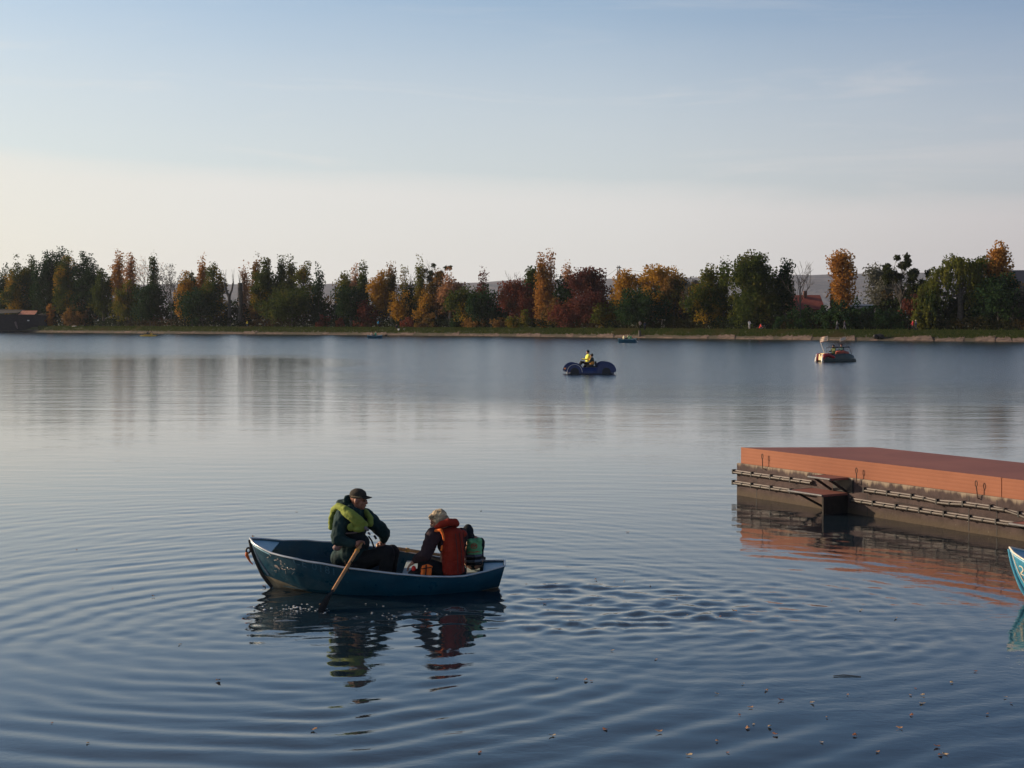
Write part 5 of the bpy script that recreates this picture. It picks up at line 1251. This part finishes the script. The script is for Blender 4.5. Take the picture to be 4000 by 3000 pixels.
# ---------------------------------------------------------------- distant small boats
def small_boat(px, wy, length, mats, label, people, rz=0, kind='rowing_boat', cat='rowing boat'):
    Yd = CAMH*F/(wy-1250); c = P(px, wy, Yd); o = Vector((c.x, Yd, 0)); root = empty(kind, tuple(o), label, cat, 'rowing boats on the lake' if cat == 'rowing boat' else 'pedal boats on the lake')
    Mr = Matrix.Rotation(R(rz), 3, 'Z'); w = lambda x, y, z: o+Mr@Vector((x, y, z)); h = length/2
    secs = []
    for i in range(11):
        t = i/10; x = -h+length*t; hw = .62*math.sin(PI*min(1, .12+t*.75))**.6; zt = .42+.16*(2*t-1)**2
        secs.append([(x, -hw, zt), (x, -hw*.75, -.05), (x, 0, -.15), (x, hw*.75, -.05), (x, hw, zt), (x, hw*.9, zt-.02), (x, hw*.6, .08), (x, -hw*.6, .08), (x, -hw*.9, zt-.02)])
    k = 9; v = [w(*p) for s_ in secs for p in s_]
    f = [(i*k+j, (i+1)*k+j, (i+1)*k+(j+1) % k, i*k+(j+1) % k) for i in range(10) for j in range(k)]+[tuple(range(k)), tuple(10*k+j for j in range(k))[::-1]]
    q = MB(); q.add(v, f); q.build('hull', mats[0], root)
    q = MB(); q.tube([w(secs[i][0][0], secs[i][0][1], secs[i][0][2]+.02) for i in range(11)], .03, 6); q.tube([w(secs[i][4][0], secs[i][4][1], secs[i][4][2]+.02) for i in range(11)], .03, 6); q.build('gunwale', mats[1], root, True)
    q = MB(); q.box(w(-.35, 0, .30), (.25, 1.0, .04), R(rz)); q.box(w(.55, 0, .30), (.25, 1.0, .04), R(rz)); q.build('bench', M_seat, root)
    for (x, y, z, fx, top, low, hair, vest, lb, s) in people: simple_person(w(x, y, z), (fx, .1), 'sit', top, low, hair, lb, vest=vest, s=s, group='riders of the distant boats')
    return root, w
M_db = mat('distant_blue_hull', (.010, .07, .12), (.02, .11, .17), rough=.35, scale=2)
rt, w_ = small_boat(2450, 1338.5, 2.6, (M_db, mat('pale_aqua', (.40, .60, .62), rough=.5)), 'dark teal rowing boat beside the far bank near two fishermen', [
    (-.45, .1, .32, 1, (.55, .48, .30), BLK, (.08, .03, .03), (.80, .72, .50), 'rider with a cream vest in the teal boat by the bank', 1.0),
    (.15, -.1, .36, -1, (.08, .20, .10), NAVY, (.03, .02, .015), (.75, .80, .45), 'rider with a pale lime vest in the teal boat by the bank', 1.0),
    (.55, .2, .34, -1, (.10, .26, .14), NAVY, (.02, .015, .012), None, 'rider in green behind the other two in the teal boat', .95)], 8)
mb = MB(); mb.tube([w_(.95, -.5, .60), w_(1.35, -1.0, .10)], .03, 6); mb.build('oar', mat('pale_oar', (.5, .46, .42), rough=.6), rt, True)
rt, w_ = small_boat(1464, 1322, 2.6, (M_db, mat('pale_aqua', (.4, .6, .62))), 'blue rowing boat far left of centre before the seated angler', [
    (-.55, 0, .32, 1, (.32, .26, .24), BLK, (.06, .03, .025), None, 'rider in brown in the blue boat before the seated angler', 1.0),
    (.15, 0, .34, -1, (.08, .32, .20), NAVY, (.16, .08, .06), (.10, .36, .22), 'rider in green in the blue boat before the seated angler', 1.0)], 14)
mb = MB(); mb.tube([w_(.3, .6, .45), w_(2.2, 1.3, .62)], .02, 6); mb.ell(w_(2.2, 1.3, .55), (.22, .04, .12)); mb.build('oar', M_dark, rt, True)
# yellow pedal catamaran
Yd = CAMH*F/(1314-1250); o = P(582, 1314, Yd); o.z = 0
rt = empty('pedal_boat', tuple(o), 'yellow pedal catamaran at the far left below the poplars', 'pedal boat', 'pedal boats on the lake')
my = mat('pedal_yellow', (.72, .42, .05), (.78, .50, .08), rough=.4, scale=3)
for s_ in (-1, 1):
    mb = MB(); mb.chain([o+Vector((-1.7, s_*.5, .14)), o+Vector((-.9, s_*.5, .14)), o+Vector((1.0, s_*.5, .14)), o+Vector((1.5, s_*.5, .16))], [.05, .17, .17, .08]); mb.fused('float', my, rt, .04, 1)
mb = MB(); mb.box(o+Vector((-.1, 0, .30)), (1.7, 1.1, .08)); mb.box(o+Vector((.55, 0, .48)), (.12, 1.0, .30)); mb.build('deck', my, rt, bevel=.03)
mb = MB(); mb.tube([o+Vector((1.1, 0, .1)), o+Vector((1.95, 0, .12))], .07, 6); mb.build('rudder', M_dark, rt, True)
simple_person(o+Vector((-.25, .1, .34)), (-1, .1), 'sit', (.03, .05, .08), BLK, (.05, .03, .03), 'dark clothed rider in front on the yellow catamaran', s=.95, group='riders of the distant boats')
simple_person(o+Vector((.38, -.1, .34)), (-1, .1), 'sit', (.10, .08, .05), BLK, (.03, .02, .015), 'rider in a cream orange vest on the yellow catamaran', vest=(.85, .62, .35), s=.95, group='riders of the distant boats')

# ---------------------------------------------------------------- people and things on the far bank
def bank(px, off=6.8): return shore(px, off, 1.5)
GB = 'people on the far bank'
def bp(px, f, pose, top, low, label, off=6.8, z=None, s=1.0, hat=None, vest=None):
    p = bank(px, off)
    if z is not None: p.z = z
    simple_person(p, f, pose, top, low, (.03, .02, .015), label, s=s, hat=hat, vest=vest, group=GB)
bp(966, (-1, 0), 'stand', (.70, .55, .05), (.08, .12, .18), 'person in a yellow top standing on the path far left of centre', s=.95)
bp(1478, (-1, 0), 'walk', (.05, .28, .50), BLK, 'person in a bright blue jacket walking left on the far path', s=1.02)
bp(1550, (0, -1), 'crouch', BLK, (.02, .02, .02), 'angler in black crouching at the far bank beside a white bucket', off=4.4, z=1.15, s=1.15)
bp(2500, (.3, -1), 'stand', (.32, .24, .22), (.02, .02, .02), 'fisherman in a pale top standing low at the water, left one of two', off=5.4, z=1.38)
bp(2519, (-.3, -1), 'stand', (.02, .03, .05), BLK, 'fisherman in dark clothes standing low at the water, right one of two', off=4.6, z=1.15)
bp(2927, (.2, -1), 'stand', (.62, .60, .58), (.35, .34, .34), 'person in a pale grey coat under the largest green tree', s=.98)
bp(2968, (1, 0), 'crouch', (.55, .05, .04), (.02, .03, .06), 'cyclist in red bending beside the largest green tree', s=1.15)
bp(3270, (1, 0), 'walk', (.10, .10, .11), (.10, .10, .12), 'walker in grey with white shoes, left one of the strolling pair')
bp(3299, (1, 0), 'walk', (.03, .03, .05), (.08, .08, .10), 'walker carrying something red, right one of the strolling pair')
bp(3566, (-1, 0), 'walk', (.35, .03, .04), BLK, 'walker in a dark red coat left of the willow')
bp(3577, (1, 0), 'walk', (.03, .04, .08), NAVY, 'fair haired walker in navy left of the willow', hat=(.6, .5, .42))
bp(272, (1, 0), 'crouch', BLK, BLK, 'dark figure crouching on the bank at the far left', off=5.6, z=1.4, s=.9)
bp(333, (-1, 0), 'crouch', (.03, .02, .03), BLK, 'dark figure sitting beside the pale heap at the far left', off=5.6, z=1.4, s=.9)
# cycle beside the cyclist
rt = empty('bicycle', tuple(bank(2978, 6.8)), 'dark bicycle standing on the path beside the cyclist in red', 'bicycle'); p0 = bank(2978, 6.8)
for dx in (-.52, .52):
    mb = MB(); mb.tube([p0+Vector((dx+.33*math.cos(a), 0, .34+.33*math.sin(a))) for a in [2*PI*i/16 for i in range(17)]], .022, 6)
    for a in range(6): mb.tube([p0+Vector((dx, 0, .34)), p0+Vector((dx+.32*math.cos(a*1.05), 0, .34+.32*math.sin(a*1.05)))], .004, 4)
    mb.build('wheel', M_dark, rt, True)
mb = MB(); mb.tube([p0+Vector(q) for q in ((-.52, 0, .34), (-.15, 0, .80), (.38, 0, .82), (.52, 0, .34))], .02, 6); mb.tube([p0+Vector(q) for q in ((-.52, 0, .34), (0, 0, .32), (.38, 0, .80))], .02, 6); mb.tube([p0+Vector((0, 0, .32)), p0+Vector((-.18, 0, .92))], .02, 6); mb.build('frame', mat('bike_frame', (.25, .27, .3), rough=.4), rt, True)
mb = MB(); mb.ell(p0+Vector((-.18, 0, .95)), (.13, .07, .035)); mb.build('saddle', M_blk, rt, True)
mb = MB(); mb.tube([p0+Vector((.36, -.25, 1.0)), p0+Vector((.40, 0, .98)), p0+Vector((.36, .25, 1.0))], .016, 6); mb.tube([p0+Vector((.40, 0, .98)), p0+Vector((.38, 0, .80))], .016, 6); mb.build('handlebar', M_dark, rt, True)
def lump(name, px, off, z, size, m, label, cat, n=4, seed=1):
    r = random.Random(seed); p = shore(px, off, z); mb = MB()
    for i in range(n): mb.ell(p+Vector((r.uniform(-.6, .6)*size[0], r.uniform(-.5, .5)*size[1], size[2]*.35)), (size[0]*.45, size[1]*.45, size[2]*.5), seg=8, rings=6)
    return tag(mb.fused(name, m, None, .04, 1, .03, 3), label, cat)
lump('tarpaulin_heap', 292, 5.4, 1.38, (.9, .6, .45), mat('pale_tarp', (.62, .58, .50), rough=.8), 'crumpled pale heap on the grass at the far left', 'tarpaulin')
def bucket(px, off, z, label):
    p = shore(px, off, z); rt = empty('bucket', tuple(p), label, 'bucket'); mb = MB(); mb.tube([p, p+Vector((0, 0, .45))], [.20, .26], 12); mb.build('pail', mat('white_plastic', (.75, .75, .72), rough=.4), rt, True)
    mb = MB(); mb.tube([p+Vector((.26*math.cos(a), 0, .45+.2*math.sin(a))) for a in [PI*i/8 for i in range(9)]], .015, 5); mb.build('handle', M_dark, rt, True)
bucket(1558, 3.6, .95, 'white bucket beside the crouching angler on the far bank')
p = shore(1583, 4.2, 1.22); mb = MB(); mb.box(p+Vector((0, 0, .12)), (.85, .4, .09)); mb.box(p+Vector((-.3, 0, .03)), (.07, .3, .16)); mb.box(p+Vector((.3, 0, .03)), (.07, .3, .16)); tag(mb.build('low_bench', mat('pale_board', (.6, .5, .44), rough=.7), None, bevel=.02), 'low pale board bench on the grass right of the angler', 'bench')
# stumps at the waterline near the fishermen
mb = MB(); p = shore(2499, .9, .0); mb.tube([p+Vector((0, 0, -.2)), p+Vector((.02, .3, .8)), p+Vector((0, .5, 1.35))], [.30, .27, .22], 10); tag(mb.build('stump', M_bark, None, True), 'dark stump at the waterline under the left fisherman', 'stump')
mb = MB(); p = shore(3431, .9, .1)
for i in range(7): mb.ell(p+Vector((random.Random(i).uniform(-.6, .6), i*.1, .45+.2*random.Random(i+9).random())), (.40, .35, .38), seg=8, rings=6)
tag(mb.fused('boulder', M_dark, None, .05, 1, .06, 3), 'dark boulder at the waterline below the long low building', 'boulder')
# utility pole, pylon, ladder
p = shore(1310, 16, 1.4); D_ = p.y; mb = MB(); zt = CAMH+(1250-1118)*D_/F; mb.tube([p, Vector((p.x, p.y, zt))], [.20, .15], 10); rt = empty('utility_pole', tuple(p), 'thin dark utility pole standing in the gap between trees', 'pole'); mb.build('pole', M_dark, rt, True)
mb = MB(); mb.box((p.x, p.y, zt-.4), (.9, .10, .10)); mb.build('crossarm', M_dark, rt)
Dp = 420; x = (2417-2000)*Dp/F; zt = CAMH+(1250-1038)*Dp/F; rt = empty('pylon', (x, Dp, 1.5), 'tip of a lattice pylon above the trees right of centre', 'pylon'); mb = MB()
for a, b in ((-1, -1), (1, -1), (1, 1), (-1, 1)): mb.tube([(x+a*1.2, Dp+b*1.2, 1.5), (x+a*.22, Dp+b*.22, zt)], .12, 5)
for i in range(9):
    z1 = 3+(zt-4)*i/9; z2 = 3+(zt-4)*(i+1)/9; r1 = 1.2-(z1/zt)*.95; r2 = 1.2-(z2/zt)*.95
    mb.tube([(x-r1, Dp-r1, z1), (x+r2, Dp-r2, z2)], .06, 4); mb.tube([(x+r1, Dp-r1, z1), (x-r2, Dp-r2, z2)], .06, 4)
mb.build('mast', M_dark, rt, True)
mb = MB(); mb.box((x, Dp, zt-.5), (1.4, .25, .25)); mb.build('crossarm', M_dark, rt)
mb = MB(); mb.tube([(x, Dp, zt-.5), (x-3.5, Dp+5, zt-3.2), (x-8, Dp+12, zt-8)], .035, 4); mb.tube([(x, Dp, zt-.5), (x+4, Dp-4, zt-1.6), (x+12, Dp-12, zt-3)], .035, 4); mb.build('cable', M_dark, rt, True)
p = bank(2585, 9.2); mb = MB(); a = p+Vector((-.15, 0, 0)); b = p+Vector((.15, .5, 1.9))
mb.tube([a, b], .04, 6); mb.tube([a+Vector((.5, 0, 0)), b+Vector((.5, 0, 0))], .04, 6); rt = empty('ladder', tuple(p), 'pale wooden ladder leaning behind the golden trees', 'ladder'); mb.build('rail', mat('pale_timber', (.5, .42, .34), rough=.8), rt, True)
mb = MB()
for i in range(6): q = a.lerp(b, (i+.6)/6); mb.tube([q, q+Vector((.5, 0, 0))], .03, 5)
mb.build('rung', MATS['pale_timber'], rt, True)

# ---------------------------------------------------------------- buildings
def gable(name, px0, px1, yt, off, depth, wallc, roofc, label, eave_frac=.55, front=True, chim=False, base=1.5, windows=()):
    D = shoreD((px0+px1)/2)+off; sc = D/F; x0 = (px0-2000)*sc; x1 = (px1-2000)*sc; zt = CAMH+(1250-yt)*sc; ze = base+(zt-base)*eave_frac
    root = empty(name, ((x0+x1)/2, D, base), label, 'building'); mw = mat(name+'_wall_%d' % px0, *wallc, rough=.9, scale=1.5); mr = mat(name+'_roof_%d' % px0, *roofc, rough=.85, scale=1.2)
    mb = MB(); mb.prism([(x0+.4, D), (x1-.4, D), (x1-.4, D+depth), (x0+.4, D+depth)], base-.5, ze)
    ym = D+depth/2; mb.add([(x0+.4, D, ze), (x0+.4, D+depth, ze), (x0+.4, ym, zt-.2)], [(0, 1, 2)]); mb.add([(x1-.4, D, ze), (x1-.4, D+depth, ze), (x1-.4, ym, zt-.2)], [(0, 2, 1)]); mb.build('wall', mw, root)
    mb = MB(); e = .5; v = [(x0, D-e, ze-.25), (x1, D-e, ze-.25), (x1, ym, zt), (x0, ym, zt), (x1, D+depth+e, ze-.25), (x0, D+depth+e, ze-.25)]
    mb.add(v, [(0, 1, 2, 3), (3, 2, 4, 5)]); o = mb.build('roof', mr, root); sd = o.modifiers.new('s', 'SOLIDIFY'); sd.thickness = .18
    if chim: mb = MB(); mb.box((x0+(x1-x0)*chim, ym-.8, zt+.1), (.6, .6, 1.3)); mb.build('chimney', mat('chimney_brick', (.20, .09, .06), rough=.9), root)
    for wx, wz, ww, wh in windows:
        mb = MB(); mb.box((x0+(x1-x0)*wx, D-.02, base+(ze-base)*wz), (ww, .06, wh)); mb.build('window', mat('window_glass', (.03, .04, .05), rough=.15), root)
    return root
gable('house', 3082, 3222, 1151, 24, 8, ((.30, .20, .16), (.38, .26, .20)), ((.24, .055, .040), (.30, .075, .05)), 'house with a brick red roof behind the leafless tree', .62, chim=.55, windows=((.3, .5, 1, 1.1), (.7, .5, 1, 1.1)))
gable('house', 2592, 2674, 1136, 26, 7, ((.30, .11, .07), (.38, .15, .09)), ((.30, .13, .08), (.36, .17, .10)), 'brick orange house half hidden right of the golden group', .72, windows=((.6, .55, .9, 1.2),))
gable('low_building', 3325, 3425, 1188, 20, 5, ((.020, .024, .034), (.03, .034, .044)), ((.48, .44, .42), (.55, .50, .46)), 'long low dark building with a pale roof edge', .93)
gable('barn', 3958, 4200, 1050, 50, 14, ((.10, .085, .09), (.13, .11, .11)), ((.085, .075, .085), (.11, .095, .10)), 'large grey roofed building at the right edge behind the orange tree', .35)
# lakeside hut on the far left, with its jetty posts
D = shoreD(60)-1.0; sc = D/F
rt = empty('hut', ((70-2000)*sc, D, 0), 'dark lakeside hut with a short brick red roof at the left edge', 'hut')
X_ = lambda px: (px-2000)*sc; Zt = lambda py: CAMH+(1250-py)*sc
mb = MB(); mb.prism([(X_(-120), D+1), (X_(178), D+1), (X_(178), D+7), (X_(-120), D+7)], -.3, Zt(1228)); mb.build('wall', mat('hut_boards', (.018, .018, .022), (.035, .03, .034), rough=.9, scale=2), rt)
mb = MB(); v = [(X_(69), D+.6, Zt(1228)), (X_(133), D+.6, Zt(1228)), (X_(131), D+3.2, Zt(1213)), (X_(71), D+3.2, Zt(1213))]; mb.add(v, [(0, 1, 2, 3)]); o = mb.build('roof', mat('hut_roof', (.50, .20, .13), (.60, .27, .19), rough=.8, scale=2), rt); sd = o.modifiers.new('s', 'SOLIDIFY'); sd.thickness = .1
mb = MB(); mb.add([(X_(-120), D+.5, Zt(1226)), (X_(66), D+.5, Zt(1222)), (X_(66), D+7, Zt(1208)), (X_(-120), D+7, Zt(1208))], [(0, 1, 2, 3)]); mb.add([(X_(136), D+.5, Zt(1230)), (X_(180), D+.5, Zt(1233)), (X_(180), D+7, Zt(1222)), (X_(136), D+7, Zt(1222))], [(0, 1, 2, 3)]); o = mb.build('lean_to_roof', mat('felt_roof', (.012, .011, .014), (.02, .018, .02), rough=.9), rt); sd = o.modifiers.new('s', 'SOLIDIFY'); sd.thickness = .08
mb = MB(); mb.box((X_(106), D+.95, Zt(1252)), (.55, .08, .28)); mb.build('sign', mat('white_sign', (.8, .8, .78), rough=.6), rt)
mb = MB(); mb.box((X_(40), D-1, .35), (X_(150)-X_(-80), 2.6, .14)); mb.build('landing_stage', mat('old_planks', (.06, .045, .035), (.1, .08, .06), rough=.9), rt)
first = None
for i in range(9):
    px = -60+i*26
    if first is None: mb = MB(); mb.tube([(0, 0, -.8), (0, 0, .45)], .09, 8); first = mb.build('post', M_bark, rt, True); o = first
    else: o = first.copy(); C.objects.link(o)
    o.parent = rt; o.matrix_parent_inverse = Matrix.Identity(4); o.location = (X_(px)-rt.location.x, -2.2, 0)
mb = MB(); mb.tube([(X_(58), D+.4, Zt(1258)), (X_(64), D-.2, Zt(1268)), (X_(72), D-.6, Zt(1283))], [.25, .22, .12], 8); tag(mb.build('kayak', mat('faded_plum', (.14, .09, .09), rough=.6), None, True), 'faded canoe leaning against the dark hut at the left edge', 'canoe')

# ---------------------------------------------------------------- leaves and bits floating on the water
LV = [(60, 313), (207, 508), (195, 720), (320, 728), (345, 733), (888, 788), (1035, 846), (985, 880), (1045, 920), (1018, 935), (1140, 963), (1112, 928), (640, 950), (405, 943), (180, 968), (885, 992), (930, 1042), (760, 1052), (1100, 773), (1165, 815), (1295, 825), (1360, 888), (1480, 968), (1335, 997), (1680, 935), (1725, 882), (1768, 830), (1720, 793), (1745, 765), (1770, 793), (1578, 1040), (1848, 1052), (1868, 1048), (2055, 875), (2155, 828), (2135, 802), (1660, 460), (1380, 385), (1505, 428), (958, 428), (900, 455), (758, 448), (710, 375), (598, 320), (485, 302), (363, 293), (138, 398), (1000, 743), (1450, 793), (1840, 1015), (430, 600), (620, 640), (2000, 690), (1900, 740)]
LV = [(2000+a/1.106, 2000+b/1.106) for a, b in LV]+[(990, 2098), (1036*1.808, 1628*1.808), (190*1.808, 1607*1.808), (676*1.808, 1578*1.808), (113*1.808, 1563*1.808), (1250, 2362), (1150, 2304), (1030, 2290), (1880, 2120), (600, 2330), (440, 2300), (700, 2520), (850, 2660), (300, 2150), (1160, 2000), (2450, 2080), (2620, 1990), (1880, 1395+600)]
lm = [mat('leaf_tan', (.34, .16, .06), (.42, .22, .09), rough=.6, scale=40), mat('leaf_rust', (.20, .065, .025), (.28, .10, .035), rough=.6, scale=40), mat('leaf_pale', (.40, .28, .16), rough=.6)]
def floating_leaf(m, seed):
    r = random.Random(seed); n = 11; v = [(0, 0, .006)]; 
    for i in range(n):
        a = 2*PI*i/n; q = (.030 if i % 2 == 0 else .021)*(1+.35*math.cos(a))*r.uniform(.8, 1.15); v.append((q*1.5*math.cos(a), q*math.sin(a), .004+.018*abs(math.cos(a))**2*r.uniform(.3, 1.2)))
    me = bpy.data.meshes.new('leaf'); me.from_pydata(v, [], [(0, 1+i, 1+(i+1) % n) for i in range(n)]); me.update(); o = mesh_obj('leaf', me, m, None, False)
    sd = o.modifiers.new('s', 'SOLIDIFY'); sd.thickness = .002; return o
protos = [floating_leaf(lm[i % 3], i) for i in range(6)]
used = set(); rl = random.Random(2)
for i, (px, py) in enumerate(LV):
    k = i % 6; o = protos[k] if k not in used else protos[k].copy()
    if k in used: C.objects.link(o)
    used.add(k); Yd = CAMH*F/(py-1250); o.location = ((px-2000)*Yd/F, Yd, .006); o.rotation_euler = (rl.uniform(-.15, .15), rl.uniform(-.15, .15), rl.uniform(0, 6.28)); s_ = rl.uniform(.30, .70); o.scale = (s_, s_, s_)
    tag(o, 'small dry autumn leaf floating flat on the dark water', 'leaf', 'fallen leaves floating on the lake')
px, py = 2000+1445/1.106, 2000+712/1.106; Yd = CAMH*F/(py-1250); x = (px-2000)*Yd/F
mb = MB(); mb.tube([(x-.12, Yd, .008), (x-.02, Yd+.02, .012), (x+.13, Yd-.01, .006)], [.004, .006, .003], 6); tag(mb.build('stick', M_bark, None, True), 'short dark stick floating right of centre in the foreground', 'stick')
# ---------------------------------------------------------------- air between here and the hills
def haze():
    mb = MB(); mb.prism([(-5200, -40), (5200, -40), (5200, 4600), (-5200, 4600)], -3.0, 190.0)
    m = bpy.data.materials.new('haze'); m.use_nodes = True; q = NT(m.node_tree)
    for n in list(q.n): q.n.remove(n)
    o = q.new('ShaderNodeOutputMaterial'); v = q.new('ShaderNodeVolumePrincipled'); v.inputs['Color'].default_value = (.78, .86, 1.0, 1); v.inputs['Density'].default_value = .00007; v.inputs['Anisotropy'].default_value = .25
    q.l.new(v.outputs[0], o.inputs['Volume']); tag(mb.build('haze', m), kind='stuff')
haze()

bpy.data.scenes.remove(SC2)
